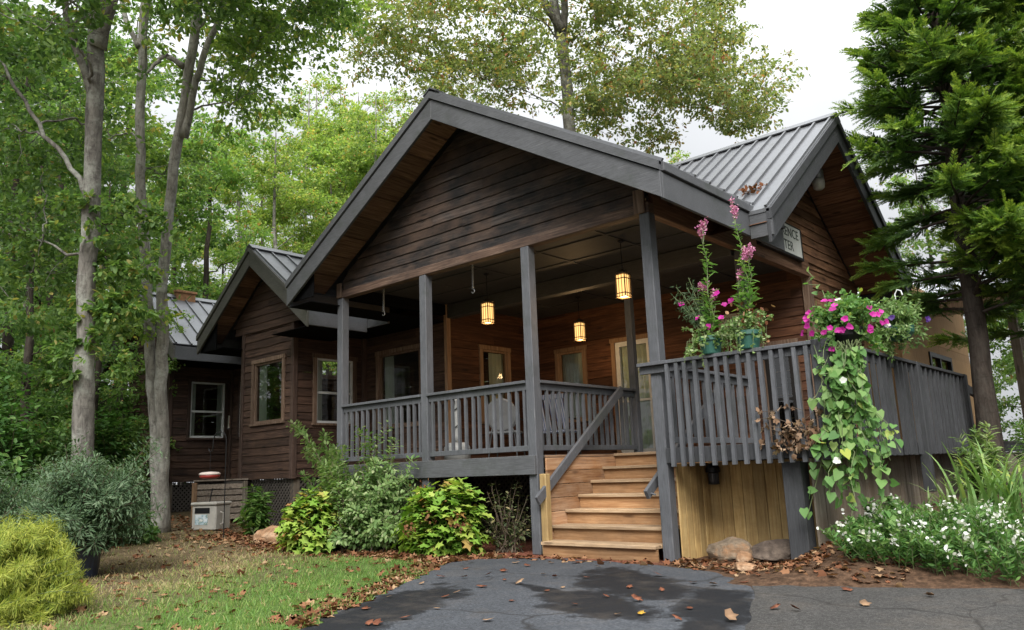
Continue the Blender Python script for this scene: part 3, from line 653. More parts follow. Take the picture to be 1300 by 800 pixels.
# side deck: posts, front and right railings, joists faces
post(1.92, -0.03, 1.03, RT+0.03, 0.20, grey_d, name='newel_post'); post(1.44, 0.12, 0.0, 1.03, 0.20, grey_d, name='deck_post')
rail_f = railing((-0.19, -0.085), (1.84, -0.085), n=14, t0=0.155, lower=False, outset=0.045, bot=1.02, bal=0.042, cap=(0.15, 0.04), m=grey, label='front railing of the side deck')
e = MB(); e.box(0.072, 1.82, -0.085, -0.045, 1.06, 1.225); e.build('deck_fascia', grey_d, cab, bevel=0.004)
railing((1.94, 0.1), (1.94, 5.3), n=25, lower=False, outset=0.03, bot=1.06, sp=0.13, m=grey_d, bal=0.045, label='charcoal right railing of the side deck')
e = MB(); e.box(1.90, 1.935, 0.1, 10, 1.05, 1.225); e.build('deck_fascia', grey_d, cab)
post(1.96, 2.9, 0.6, RT+0.02, 0.12, grey_d, name='newel_post'); post(1.96, 5.35, 0.6, RT+0.02, 0.13, grey_d, name='newel_post'); post(1.96, 7.0, 0.6, RT-0.12, 0.12, grey_d, name='newel_post')
e = MB(); e.bar((1.96, 5.42, 2.02), (1.96, 6.95, 1.86), 0.05, 0.12); e.bar((1.96, 5.42, 1.4), (1.96, 6.95, 1.35), 0.05, 0.1); e.build('railing', grey_d, cab)
def vboards(F, flip, a0, a1, z0, z1, m, w=0.14, name='skirt_board', lab=None):
    v = MB(); x = a0
    while x < a1-0.01:
        e = min(x+w-0.004, a1); o = rs.uniform(0.0, 0.008)
        zz = z0 if not callable(z0) else z0((x+e)/2)
        v.lbox(F, x, e, zz, z1, o-0.02, o, rs.rand()); x += w
    o = v.build(name, m, cab, bevel=0.002)
    if lab: o['label'] = lab
vboards(FY(0.10, 1), False, 0.075, 0.80, -0.05, 1.05, pine_z, lab='yellow pine boards under the side deck')
vboards(FX(0.80, -1), False, 0.10, 1.60, -0.05, 1.05, pine_z, lab='yellow pine boards under the side deck')
vboards(FY(1.60, 1), False, 0.14, 8.0, 0.0, 1.05, oldb_z, lab='weathered grey boards under the right railing')
# stairs: treads, risers, boarded stringer wall, handrails
st = MB(); NS = 7; rh = ZD/NS; run = 0.295
sw0, sw1 = X3+0.13, -0.075
stairs = MB()
stairs.box(sw0-0.03, sw0, 0.07, 2.0, 0.0, 0.175, 0.4)
k = 0; z = 0.175
while z < ZD-0.01:
    z1 = min(z+0.17, ZD-0.002); stairs.box(sw0-0.03, sw0-rs.uniform(0, .005), 0.055, 2.0, z, z1-0.006, rs.rand()); z += 0.17
so = stairs.build('stairs', stair_y, cab, bevel=0.003)
for i in range(NS):
    y = -0.20+i*run; zt = rh*(i+1)
    ri = MB(); ri.box(sw0+(0.065 if y < 0.05 else 0.002), sw1, y+0.03, y+0.055, zt-rh, zt-0.042, rs.rand()); ri.build('riser', stair_m, so)
    if i < NS-1 or True:
        tr = MB(); tr.box(sw0+(0.065 if y < 0.05 else 0.002), sw1, y-0.012, y+0.15, zt-0.038, zt, rs.rand()); tr.box(sw0+0.002, sw1, y+0.155, y+run+0.05, zt-0.038, zt-0.001, rs.rand())
        tr.build('tread', tread_m, so, bevel=0.004)
hr = MB(); hr.bar((X3+0.16, -0.2, 0.66), (X3+0.12, 1.88, 2.16), 0.045, 0.12); hr.build('handrail', grey, cab, bevel=0.006)
hr = MB(); hr.bar((-0.17, -0.16, 0.72), (-0.17, 1.95, 2.12), 0.045, 0.11); hr.tube([(-0.17, -0.1, 0.74), (-0.09, -0.1, 0.72)], 0.012); hr.build('handrail', grey, cab, bevel=0.004)
# lattice skirts and piers
def lattice(F, a0, a1, z0, z1, name='lattice', w=0.035, sp=0.1):
    l = MB(); n = int((a1-a0+z1-z0)/sp)+1; h = z1-z0
    for i in range(-int(h/sp)-1, int((a1-a0)/sp)+1):
        for s, o in ((1, 0.006), (-1, -0.006)):
            xs0 = a0+i*sp if s > 0 else a0+i*sp+h; xs1 = xs0+s*h
            t0, t1 = 0.0, 1.0
            for lim, sg in ((a0, 1), (a1, -1)):
                dx = xs1-xs0
                for _ in (0,):
                    tt = (lim-xs0)/dx
                    if (dx*sg) > 0: t0 = max(t0, tt)
                    else: t1 = min(t1, tt)
            if t1-t0 < 0.03: continue
            p = Vector(F(xs0+(xs1-xs0)*t0, z0+h*t0, o)); q = Vector(F(xs0+(xs1-xs0)*t1, z0+h*t1, o))
            nrm = Vector(F(0, 0, 1))-Vector(F(0, 0, 0)); l.bar(p, q, 0.006, w, rs.rand(), upv=(q-p).cross(nrm))
    l.build(name, latt_m, cab)
lattice(FX(0.72, -1), -10.25, -8.5, 0.0, 1.06); lattice(FY(-8.5, 1), 0.75, 2.3, 0, 1.06); lattice(FY(-13.35, 1), 0.6, 2.0, 0.1, 1.06)
lattice(FX(2.1, -1), -13.25, -10.35, 0.1, 1.06); lattice(FX(2.4, -1), -8.4, -6.0, 0, 1.06); lattice(FX(0.02, -1), -5.9, -4.03, 0, 0.99); lattice(FX(1.6, -1), -4.6, -1.95, 0, 1.15)
lattice(FX(0.55, -1), -15.4, -13.4, 0.2, 1.06)
for (x, y) in ((-10.2, 0.75), (-8.55, 0.78), (-13.4, 0.62), (-15.4, 0.62)): post(x, y, 0.0, 1.07, 0.13, oldb_z, name='pier')
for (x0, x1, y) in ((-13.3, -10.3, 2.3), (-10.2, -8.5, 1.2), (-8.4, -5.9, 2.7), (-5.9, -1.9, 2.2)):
    dkb = MB(); dkb.box(x0, x1, y, y+0.03, -0.05, 1.0); dkb.build('underfloor_shade', black_s, cab)  # black sheets added as the darkness below the floor, no real wall
dkb = MB(); dkb.box(-13.6, -13.57, 0.6, 2.0, 0, 1.0); dkb.build('underfloor_shade', black_s, cab)
# ------------------------------------------------------------------ things on and around the cabin
def text_part(name, txt, size, F, a, z, o, m, parent, ext=0.002, sx=1.0):
    cu = bpy.data.curves.new(name, 'FONT'); cu.body = txt; cu.size = size; cu.extrude = ext; cu.align_x = 'CENTER'; cu.align_y = 'CENTER'
    t = bpy.data.objects.new(name, cu); COL.objects.link(t); bpy.context.view_layer.update()
    me = bpy.data.meshes.new_from_object(t.evaluated_get(bpy.context.evaluated_depsgraph_get())); bpy.data.objects.remove(t)
    og = ORG[parent.name]
    for v in me.vertices:
        p = F(a+v.co.x*sx, z+v.co.y, o+v.co.z); v.co = Vector(p)-og
    me.materials.clear(); me.materials.append(m); link(name, me, parent)
# lanterns
lant = None
for i, (x, y, zt, lab) in enumerate(((-3.79, 1.2, 3.72, 'lit brass lantern hanging beside the second porch post from the right'), (-1.18, 1.2, 3.69, 'lit brass lantern hanging nearest the stairs, the highest of the three in view'), (-3.82, 3.7, 3.69, 'lit brass lantern hanging deepest in the porch, before the cedar back wall'))):
    t = thing('hanging_lantern', lab, 'lantern', (x, y, zt-0.34), 'lit lanterns hanging under the porch ceiling')
    if i == 0:
        w, hgt = 0.075, 0.34; z0 = zt-hgt
        c = MB()
        for sx in (-1, 1):
            for sy in (-1, 1):
                c.bar((x+sx*w, y+sy*w, z0), (x+sx*w, y+sy*w, zt), 0.012, 0.012)
        for zz in (z0, z0+0.05, z0+0.26, zt-0.012):
            for s in (-1, 1):
                c.bar((x-w, y+s*w, zz+.006), (x+w, y+s*w, zz+.006), 0.01, 0.012); c.bar((x+s*w, y-w, zz+.006), (x+s*w, y+w, zz+.006), 0.01, 0.012)
        for s in (-1, 1):
            c.bar((x-0.025, y+s*w, z0), (x-0.025, y+s*w, zt), 0.007, 0.007); c.bar((x+0.025, y+s*w, z0), (x+0.025, y+s*w, zt), 0.007, 0.007)
            c.bar((x+s*w, y-0.025, z0), (x+s*w, y-0.025, zt), 0.007, 0.007); c.bar((x+s*w, y+0.025, z0), (x+s*w, y+0.025, zt), 0.007, 0.007)
        c.build('cage', brass, t)
        p = MB(); p.lathe((x, y, zt), [(0.10, 0), (0.105, 0.008), (0.05, 0.05), (0.012, 0.07)], 12); p.build('cap', brass, t)
        g = MB(); g.box(x-w+.012, x+w-.012, y-w+.012, y+w-.012, z0+0.012, zt-0.02); g.build('frosted_glass', glow, t)
        ch = MB(); ch.tube([(x, y, zt+0.06), (x, y, ZC-0.01)], 0.006, 5); ch.lathe((x, y, ZC-0.035), [(0.015, 0), (0.05, 0.02), (0.05, 0.033)], 10); ch.build('chain', black_m, t)
        lant = t
    else:
        for cch in list(lant.children):
            d = cch.copy(); COL.objects.link(d); d.parent = t
    ld = bpy.data.lights.new('lantern_light', 'POINT'); ld.energy = 4; ld.color = (1, 0.62, 0.28); ld.shadow_soft_size = 0.06
    lo = bpy.data.objects.new('lantern_light', ld); COL.objects.link(lo); lo.location = (0, 0, -0.05); lo.parent = t
for (x, y, z0, z1, lab) in ((-5.305, 0.3, 3.70, 4.19, 'thin twisted metal plant hanger under the porch ceiling in the left bay'), (-3.23, 0.3, 3.71, 4.19, 'thin twisted metal plant hanger under the porch ceiling in the middle bay')):
    h = MB(); n = 40
    for ph in (0, math.pi):
        h.tube([(x+0.011*math.cos(i*0.9+ph), y+0.011*math.sin(i*0.9+ph), z1+(z0-z1)*i/n) for i in range(n+1)], 0.007, 5)
    h.tube([(x+0.03*math.sin(a), y, z0-0.03+0.03*math.cos(a)) for a in np.linspace(0, 4.4, 9)], 0.006, 5)
    h = h.build('plant_hanger', plain('galvanised_steel', (0.35, 0.36, 0.37), 0.4, 0.6) if x < -5 else bpy.data.materials['galvanised_steel'], None, origin=(x, y, z0)); tag(h, lab, 'hanger', 'empty hangers under the porch ceiling')
# signs
t = thing('wall_sign', 'white board sign with dark letters on the right gable, half hidden by the porch eave', 'sign', (0.07, 3.6, 3.9))
Fs = FY(0.09, 1); p = MB(); sy0, sy1, sz0, sz1 = 2.95, 4.5, 4.22, 4.70
p.lbox(Fs, sy0, sy1, sz0, sz1, 0.0, 0.03); p.build('board', sign_w, t)
p = MB(); p.lbox(Fs, sy0-.03, sy1+.03, sz0-.04, sz0, -0.06, 0.045); p.lbox(Fs, sy0-.03, sy1+.03, sz1, sz1+.02, -0.06, 0.035); p.lbox(Fs, sy0-.03, sy0, sz0, sz1, -0.06, 0.04); p.lbox(Fs, sy1, sy1+.03, sz0, sz1, -0.06, 0.04)
p.build('sign_frame', black_m, t)
text_part('lettering', 'CONFERENCE', 0.215, Fs, (sy0+sy1)/2, 4.57, 0.031, sign_k, t, sx=1.0); text_part('lettering', 'CENTER', 0.215, Fs, (sy0+sy1)/2+.05, 4.35, 0.031, sign_k, t, sx=1.0)
t = thing('door_sign', 'small pale sign with dark letters on the cedar wall behind the flower pots', 'sign', (-1.25, 4.88, 3.25))
Fd = FX(4.88, -1); p = MB(); p.lbox(Fd, -1.63, -0.87, 3.24, 3.60, 0, 0.02); p.build('board', plain('sign_cream', (0.42, 0.38, 0.30), 0.6, vary=0.1, bmp=0), t)
text_part('lettering', 'CONFERENCE', 0.115, Fd, -1.25, 3.50, 0.021, sign_k, t, sx=0.95); text_part('lettering', 'CENTER', 0.115, Fd, -1.25, 3.36, 0.021, sign_k, t, sx=0.95)
# yard light high on the gable
t = thing('security_light', 'grey security lamp with ribbed glass bowl under the right gable peak', 'lamp', (0.1, 4.75, 5.7))
x, y, z = 0.34, 5.0, 5.62
p = MB(); p.tube([(0.04, 5.0, 5.92), (0.2, 5.0, 5.95), (x, y, 5.88)], 0.022, 8); p.build('bracket', plain('lamp_grey', (0.26, 0.27, 0.28), 0.45, 0.4), t, smooth=True)
p = MB(); p.lathe((x, y, z), [(0.075, 0.02), (0.095, 0.05), (0.09, 0.17), (0.06, 0.25), (0.05, 0.29)], 18); p.build('housing', bpy.data.materials['lamp_grey'], t, smooth=True)
p = MB(); p.lathe((x, y, z-0.16), [(0.05, 0), (0.088, 0.03), (0.10, 0.10), (0.098, 0.18)], 18); p.build('glass_bowl', plain('frosted_bowl', (0.55, 0.54, 0.5), 0.25, vary=0.08), t, smooth=True)
# black lamp under the side deck
t = thing('deck_lamp', 'small black wall lamp on the pine boards under the side deck', 'lamp', (0.20, 0.76, 0.8))
x, y = 0.215, 0.70
p = MB(); p.lathe((x, y, 0.93), [(0.06, 0), (0.085, 0.01), (0.08, 0.06), (0.05, 0.10), (0.02, 0.11)], 14); p.bar((x, y, 0.98), (x, 0.795, 0.98), 0.05, 0.06); p.build('lamp_cap', black_m, t, smooth=False)
p = MB(); p.lathe((x, y, 0.81), [(0.05, 0), (0.062, 0.02), (0.062, 0.118)], 14); p.build('lamp_glass', plain('smoked_glass', (0.05, 0.05, 0.055), 0.1, vary=0.1), t)
p = MB()
for a in range(6): p.bar((x+.064*math.cos(a*1.047), y+.064*math.sin(a*1.047), 0.81), (x+.064*math.cos(a*1.047), y+.064*math.sin(a*1.047), 0.93), 0.008, 0.008)
p.lathe((x, y, 0.795), [(0.03, 0), (0.066, 0.008), (0.066, 0.018)], 14); p.build('lamp_cage', black_m, t)
# porch furniture
def chair(x, y, ang, m, lab, kind):
    t = thing('patio_chair', lab, 'chair', (x, y, ZD), 'chairs on the porch')
    ca, sa = math.cos(ang), math.sin(ang)
    T = lambda a, b, z: (x+a*ca-b*sa, y+a*sa+b*ca, ZD+z)
    for sx in (-1, 1):
        for sy in (-1, 1):
            l = MB(); l.tube([T(sx*0.25, sy*0.24, 0), T(sx*0.2, sy*0.19, 0.42)], 0.014, 6); l.build('leg', black_m, t)
    s = MB(); s.prism([T(-0.23, -0.23, 0.42), T(0.23, -0.23, 0.42), T(0.25, 0.2, 0.42), T(-0.25, 0.2, 0.42)], (0, 0, 0.045)); s.build('seat', m, t, bevel=0.015)
    b = MB()
    if kind == 'round':
        n = 24; c = [T(0.26*math.cos(2*math.pi*k/n), 0.24+0.06*math.sin(2*math.pi*k/n), 0.72+0.26*math.sin(2*math.pi*k/n)) for k in range(n)]
        d = Vector(T(0, 1, 0))-Vector(T(0, 0, 0)); b.prism(c, d*0.035); b.build('backrest', m, t, bevel=0.01)
        f = MB(); f.tube(c+c[:1], 0.02, 6); f.tube([T(-0.2, 0.2, 0.44), T(-0.15, 0.24, 0.55)], 0.014); f.tube([T(0.2, 0.2, 0.44), T(0.15, 0.24, 0.55)], 0.014); f.build('back_frame', pale, t)
    else:
        for k in range(5):
            xx = -0.2+0.1*k; b.bar(T(xx, 0.2, 0.46), T(xx, 0.32, 1.0), 0.07, 0.03)
        b.bar(T(-0.26, 0.325, 1.02), T(0.26, 0.325, 1.02), 0.05, 0.08); b.build('backrest', m, t, bevel=0.008)
    for sx in (-1, 1):
        a = MB(); a.tube([T(sx*0.26, -0.2, 0.44), T(sx*0.27, -0.2, 0.64), T(sx*0.27, 0.24, 0.66)], 0.016, 6); a.build('armrest', black_m, t)
pale = plain('pale_grey_plastic', (0.13, 0.135, 0.14), 0.5); 
chair(-4.2, 2.0, R(205), pale, 'pale patio chair with round back behind the middle porch railing', 'round')
strp, nt, b = mat('blue_striped_fabric'); wv = nd(nt, 'ShaderNodeTexWave'); wv.inputs['Scale'].default_value = 5; nt.links.new(ramp(nt, wv.outputs['Fac'], [(0.45, (0.12, 0.16, 0.30)), (0.55, (0.45, 0.47, 0.52))]), b.inputs['Base Color']); b.inputs['Roughness'].default_value = 0.9
chair(-3.75, 2.9, R(190), strp, 'patio chair with blue and white striped fabric behind the stair railing', 'slat')
t = thing('plant_pedestal', 'white ornamental plant stand with squat pot behind the railing by the second porch post', 'plant stand', (-4.36, 1.0, ZD))
p = MB(); p.lathe((-4.36, 1.0, ZD), [(0.16, 0), (0.21, 0.03), (0.21, 0.2), (0.17, 0.28)], 16); p.build('pot', plain('stand_white', (0.24, 0.245, 0.24), .5, vary=.3), t, smooth=True)
p = MB(); p.lathe((-4.36, 1.0, ZD+0.28), [(0.03, 0), (0.055, 0.1), (0.03, 0.3), (0.05, 0.45), (0.02, 0.66), (0.045, 0.7)], 12); p.build('finial', bpy.data.materials['stand_white'], t, smooth=True)
p = MB(); p.tube([(-4.36+0.06*math.cos(i*.5), 1.0+0.06*math.sin(i*.5), ZD+0.3+i*0.022) for i in range(31)], 0.008, 5); p.build('scroll', black_m, t)
# compost bin, box, bird feeder
gb = G(-10.6, -0.1)
t = thing('slatted_bin', 'weathered wooden slatted bin standing against the left wing', 'bin', (-10.9, 0.0, gb))
def slatwall(p0, p1, z0, z1, name, n=6):
    s = MB(); d = (Vector(p1)-Vector(p0)); nrm = d.cross(Vector((0, 0, 1))).normalized(); hh = (z1-z0)/n
    for k in range(n):
        a = Vector((p0[0], p0[1], z0+k*hh+hh/2)); bq = Vector((p1[0], p1[1], z0+k*hh+hh/2))
        s.bar(a+nrm*rs.uniform(0, .008), bq+nrm*rs.uniform(0, .008), 0.025, hh-0.022, rs.rand())
    return s.build(name, oldb_x, t, bevel=0.003)
A, B_, C_, D_ = (-11.75, 0.45, 0), (-10.68, -0.10, 0), (-10.02, 0.62, 0), (-11.05, 1.25, 0)
slatwall(A, B_, gb+0.05, gb+0.76, 'side_panel'); slatwall(B_, C_, gb+0.05, gb+0.76, 'front_panel'); slatwall(C_, D_, gb+.05, gb+.76, 'side_panel'); slatwall(D_, A, gb+.05, gb+.76, 'back_panel')
for P in (A, B_, C_):
    q = MB(); q.bar((P[0], P[1]-.03, gb), (P[0], P[1]-.03, gb+0.79), 0.09, 0.07); q.build('corner_post', trim_l if P is B_ else oldb_z, t, bevel=0.004)
q = MB(); q.prism([(-11.83, 0.45, gb+0.79), (-10.68, -0.16, gb+0.81), (-9.95, 0.62, gb+0.81), (-11.05, 1.31, gb+0.79)], (0, 0, 0.03)); q.build('lid', oldb_x, t, bevel=0.004)
bx, by = -9.42, -0.42; g0 = G(bx, by)
t = thing('storage_box', 'small grey plastic box with a picture label in front of the slatted bin', 'box', (bx, by, g0))
a = R(20); ca, sa = math.cos(a), math.sin(a); T = lambda u, v, z: (bx+u*ca-v*sa, by+u*sa+v*ca, g0+z)
boxm = plain('box_plastic', (0.36, 0.345, 0.31), 0.55)
p = MB(); p.prism([T(-.28, -.2, 0), T(.28, -.2, 0), T(.27, .2, 0), T(-.27, .2, 0)], (0, 0, 0.44)); p.build('box_body', boxm, t, bevel=0.02)
p = MB(); p.prism([T(-.30, -.23, .44), T(.30, -.23, .44), T(.29, .22, .44), T(-.29, .22, .44)], (0, 0, 0.06)); p.build('lid', boxm, t, bevel=0.02)
p = MB(); p.prism([T(-.2, -.203, .3), T(.14, -.203, .3), T(.14, -.203, .40), T(-.2, -.203, .40)], Vector(T(0, -.004, 0))-Vector(T(0, 0, 0))); p.build('slot', black_m, t)
p = MB(); p.prism([T(-.19, -.203, .1), T(.1, -.203, .1), T(.1, -.203, .28), T(-.19, -.203, .28)], Vector(T(0, -.004, 0))-Vector(T(0, 0, 0)))
lm, nt, b = mat('picture_label'); n = noise(nt, 9, (1, 1, 1), 3); nt.links.new(ramp(nt, n, [(0.4, (0.55, 0.6, 0.62)), (0.5, (0.30, 0.42, 0.48)), (0.55, (0.12, 0.2, 0.16)), (0.62, (0.6, 0.62, 0.6))]), b.inputs['Base Color']); p.build('label_sticker', lm, t)
p = MB(); p.tube([T(-.1, .05, .5), T(-.04, .05, .74)], 0.012, 6); p.build('handle_rod', black_m, t)
p = MB(); p.tube([T(.3, -.1, .1), T(.36, -.1, .12), T(.37, -.1, .3), T(.3, -.1, .32)], 0.012, 6); p.build('handle', boxm, t)
hx, hy = -7.9, -1.0; g0 = G(hx, hy)
t = thing('shepherd_hook', 'tall thin black shepherd hook standing in the lawn before the left wing', 'garden hook', (hx, hy, g0))
p = MB(); ht = 1.62; pts = [(hx, hy, g0-.05), (hx, hy, g0+ht)] + [(hx-0.2*(1-math.cos(u))*0.72*0.8, hy-0.2*(1-math.cos(u))*0.72*.4, g0+ht+0.16*math.sin(u)) for u in np.linspace(0.3, math.pi, 9)]
ex, ey, ez = pts[-1]; pts += [(ex, ey, ez-0.1), (ex-0.02, ey, ez-0.16), (ex-.06, ey-.02, ez-0.17), (ex-.09, ey-.03, ez-0.12)]
p.tube(pts, 0.009, 6); tag(p.build('hook_pole', black_m, t))
t = thing('bird_feeder', 'red hummingbird feeder with white dish lid hanging from the shepherd hook', 'bird feeder', (ex-.04, ey-.02, ez-0.62))
fx, fy, fz = ex-.04, ey-.02, ez-0.62
red = plain('feeder_red', (0.30, 0.035, 0.03), 0.35)
p = MB(); p.lathe((fx, fy, fz), [(0.10, 0), (0.16, 0.02), (0.17, 0.06)], 20); p.build('feeder_bowl', red, t, smooth=True)
p = MB(); p.lathe((fx, fy, fz+0.06), [(0.175, 0), (0.175, 0.025), (0.14, 0.045), (0.02, 0.055)], 20); p.build('feeder_lid', plain('feeder_lid', (0.6, 0.5, 0.45), 0.5), t, smooth=True)
p = MB(); p.tube([(fx, fy, fz+0.11), (fx, fy, ez-0.165)], 0.004, 5); p.build('feeder_wire', black_m, t)
t = thing('wall_thermometer', 'narrow white thermometer on the dark wall right of the far left window', 'thermometer', (-13.27, 2.0, 2.3))
p = MB(); p.box(-13.27, -13.25, 1.96, 2.02, 2.32, 2.62); p.build('thermometer_plate', plain('thermometer_plate', (0.5, 0.5, 0.42), 0.5), t)
p = MB(); p.box(-13.249, -13.247, 1.985, 1.995, 2.36, 2.58); p.build('tube', red, t)
# rocks
def rock(name, x, y, sx, sy, sz, rot, c, lab, sink=0.25, seed=1, grp=None):
    import bmesh as bmm
    b_ = bmm.new(); bmm.ops.create_icosphere(b_, subdivisions=4, radius=1); r_ = np.random.RandomState(seed)
    pl = [(Vector(r_.normal(0, 1, 3)).normalized(), r_.uniform(0.6, 0.95)) for _ in range(11)]
    from mathutils import noise as mn
    for v in b_.verts:
        p = v.co.copy()
        for nn, dd in pl:
            k = p.dot(nn)-dd
            if k > 0: p -= nn*k*0.9
        p *= 1+0.10*mn.noise(p*2.5+Vector((seed, 0, 0)))+0.04*mn.noise(p*8)
        v.co = Matrix.Rotation(rot, 3, 'Z') @ Vector((p.x*sx, p.y*sy, p.z*sz))
    me = bpy.data.meshes.new(name); b_.to_mesh(me); b_.free(); me.materials.append(c)
    o = link(name, me, None, (x, y, G(x, y)+sz*(1-2*sink))); return tag(o, lab, 'rock', grp)
def rockm(name, a, b2, c3):
    m, nt, b = mat(name); n = noise(nt, 3.5, (1, 1, 1.6), 10, 0.72); n2 = noise(nt, 16, (1, 1, 1), 8, 0.7)
    c = mixc(nt, 1, ramp(nt, n, [(0.32, a), (0.5, b2), (0.66, c3)]), ramp(nt, n2, [(0.3, (.6, .6, .6)), (0.7, (1.2, 1.2, 1.2))]), 'MULTIPLY')
    nt.links.new(c, b.inputs['Base Color']); b.inputs['Roughness'].default_value = 0.92; bump(nt, b, n2, 0.7, 0.02); return m
rk1 = rockm('tan_rock', (0.06, 0.046, 0.032), (0.19, 0.145, 0.10), (0.25, 0.13, 0.06)); rk2 = rockm('brown_rock', (0.045, 0.032, 0.025), (0.10, 0.075, 0.058), (0.17, 0.13, 0.10)); rk3 = rockm('orange_rock', (0.12, 0.06, 0.03), (0.30, 0.17, 0.09), (0.38, 0.27, 0.18))
rock('rock', 0.50, 0.36, 0.33, 0.2, 0.17, R(-20), rk1, 'large tan rock in front of the pine boards under the side deck', 0.27, 3)
rock('rock', 1.05, 0.42, 0.30, 0.18, 0.14, R(10), rk2, 'flat brown rock beside the large tan one under the side deck', 0.2, 8)
rock('rock', 0.80, 0.12, 0.09, 0.07, 0.08, R(40), rk3, 'small orange stone between the two rocks under the side deck', 0.2, 5)
rock('rock', 1.08, -0.45, 0.16, 0.08, 0.06, R(-15), rk3, 'narrow pale orange stone at the edge of the asphalt', 0.2, 12)
rock('rock', -6.95, -0.62, 0.36, 0.2, 0.17, R(35), rk3, 'orange brown rock in the mulch right of the grey box', 0.25, 9)
rock('rock', -6.35, -0.25, 0.25, 0.2, 0.17, R(75), rk2, 'darker rock in the mulch against the pale green shrub', 0.25, 14)
rock('rock', -10.35, -0.2, 0.16, 0.1, 0.1, 0.5, rk1, 'small pale stone at the foot of the slatted bin', 0.3, 15)

# neighbouring plywood building and its roof
nbh = thing('plywood_outbuilding', 'unfinished plywood sided building with a pale roof behind the cabin', 'building', (0.5, 10.5, 0))
f = FY(0.62, 1); n_w0, n_w1 = 9.05, 10.35
p = MB()
for (a0, a1, z0, z1) in ((7.45, 10.1, 0, 3.22), (10.106, 12.75, 0, 3.24), (7.45, 10.1, 3.226, 4.35), (10.106, 12.75, 3.246, 4.35)):
    for s0, s1 in ((a0, a1),):
        # leave the window opening
        if z0 == 0:
            wz0, wz1, wa0, wa1 = 2.48, 3.06, 9.25, 10.95
            p.lbox(f, s0, s1, z0, wz0, -0.02, 0, rs.rand()); p.lbox(f, s0, s1, wz1, z1, -0.02, 0, rs.rand())
            for q0, q1 in solid([(wa0, wa1)], s0, s1): p.lbox(f, q0, q1, wz0, wz1, -0.02, 0, rs.rand())
        else: p.lbox(f, s0, s1, z0, z1, -0.02, 0, rs.rand())
p.build('wall', ply, nbh)
for y_ in (12.73, 8.2):
    p = MB(); p.box(-6, 0.60, y_, y_+.02, 0, 4.4 if y_ > 10 else 3.75, .5); p.build('wall', ply, nbh)
p = MB(); p.box(-5.9, 0.4, 8.4, 12.6, 1.2, 1.25); p.build('floor', black_s, nbh)
w = MB(); w.lbox(f, 9.25, 9.35, 2.48, 3.06, -.05, .03); w.lbox(f, 10.85, 10.95, 2.48, 3.06, -.05, .03); w.lbox(f, 9.35, 10.85, 2.97, 3.06, -.05, .03); w.lbox(f, 9.35, 10.85, 2.48, 2.55, -.05, .03); w.lbox(f, 10.02, 10.1, 2.55, 2.97, -.05, .02)
wo = w.build('window', black_m, nbh)
w = MB(); w.quad(f(9.35, 2.55, -.03), f(10.85, 2.55, -.03), f(10.85, 2.97, -.03), f(9.35, 2.97, -.03)); w.build('pane', glass_m, wo)
p = MB(); z8 = 3.74
zz = lambda y: 3.80+0.36*(y-8.1)
p.prism([(-6.2, 8.1, zz(8.1)), (2.4, 8.1, zz(8.1)), (2.4, 12.3, zz(12.3)), (-6.2, 12.3, zz(12.3))], (0, 0, -0.05))
x = -6.0
while x < 2.4: p.bar((x, 8.1, zz(8.1)+.012), (x, 12.3, zz(12.3)+.012), .03, .04); x += .4
p.build('roof', metal_roof('pale_metal_roofing', (0.62, 0.64, 0.66)), nbh)
p = MB(); p.box(-6.2, 2.42, 8.07, 8.11, zz(8.1)-.26, zz(8.1)-.012); p.bar((2.4, 8.1, zz(8.1)-.15), (2.4, 12.3, zz(12.3)-.15), .04, .2); p.build('fascia', trim_l, nbh)
p = MB(); 
for y in np.arange(8.6, 12.3, 0.6): p.bar((0.5, y, zz(y)-.13), (2.38, y, zz(y)-.13), 0.045, 0.14, .2)
p.build('rafter', trim_n, nbh)
for y_ in (8.25, 12.0):
    p = MB(); p.box(2.2, 2.34, y_, y_+.14, 0, zz(y_)-.2); p.build('post', oldb_z, nbh)
t = thing('board_screen', 'orange brown board panel in a pale frame far right behind the conifers', 'screen', (1.9, 15, 0))
p = MB(); p.box(1.6, 1.66, 15.6, 17.2, 0.2, 3.7); p.build('board', plain('orange_board', (0.40, 0.19, 0.05), 0.7), t); p = MB(); p.box(1.6, 1.7, 15.5, 15.6, 0.0, 3.8); p.box(1.6, 1.7, 15.6, 17.2, 3.7, 3.8); p.build('frame', trim_l, t)
# ------------------------------------------------------------------ vegetation
TPL = {
 'quad': (np.array([(0, 0, 0), (.5, .3, .03), (1, 0, -.04), (.5, -.3, .03)]), np.array([(0, 3, 2, 1)])),
 'oval': (np.array([(0, 0, 0), (.35, .26, .06), (.75, .2, .04), (1, 0, -.06), (.75, -.2, .04), (.35, -.26, .06)]), np.array([(0, 3, 2, 1), (0, 5, 4, 3)])),
 'thin': (np.array([(0, 0, 0), (.4, .085, .02), (.75, .06, .0), (1, 0, -.08), (.75, -.06, .0), (.4, -.085, .02)]), np.array([(0, 3, 2, 1), (0, 5, 4, 3)])),
 'needle': (np.array([(0, .03, 0), (0, -.03, 0), (1, -.012, 0), (1, .012, 0)]), np.array([(0, 1, 2, 3)])),
 'heart': (np.array([(0, 0, 0), (-.12, .3, .06), (.2, .46, .07), (.6, .3, .02), (1, 0, -.12), (.6, -.3, .02), (.2, -.46, .07), (-.12, -.3, .06)]), np.array([(0, 3, 2, 1), (0, 5, 4, 3), (0, 7, 6, 5)])),
 'maple': (np.array([(0, 0, 0), (.15, .42, .05), (.42, .22, .03), (.62, .52, .02), (.7, .16, .02), (1, 0, -.08), (.7, -.16, .02), (.62, -.52, .02), (.42, -.22, .03), (.15, -.42, .05)]),
           np.array([(0, 3, 2, 1), (0, 5, 4, 3), (0, 7, 6, 5), (0, 9, 8, 7)])),
}
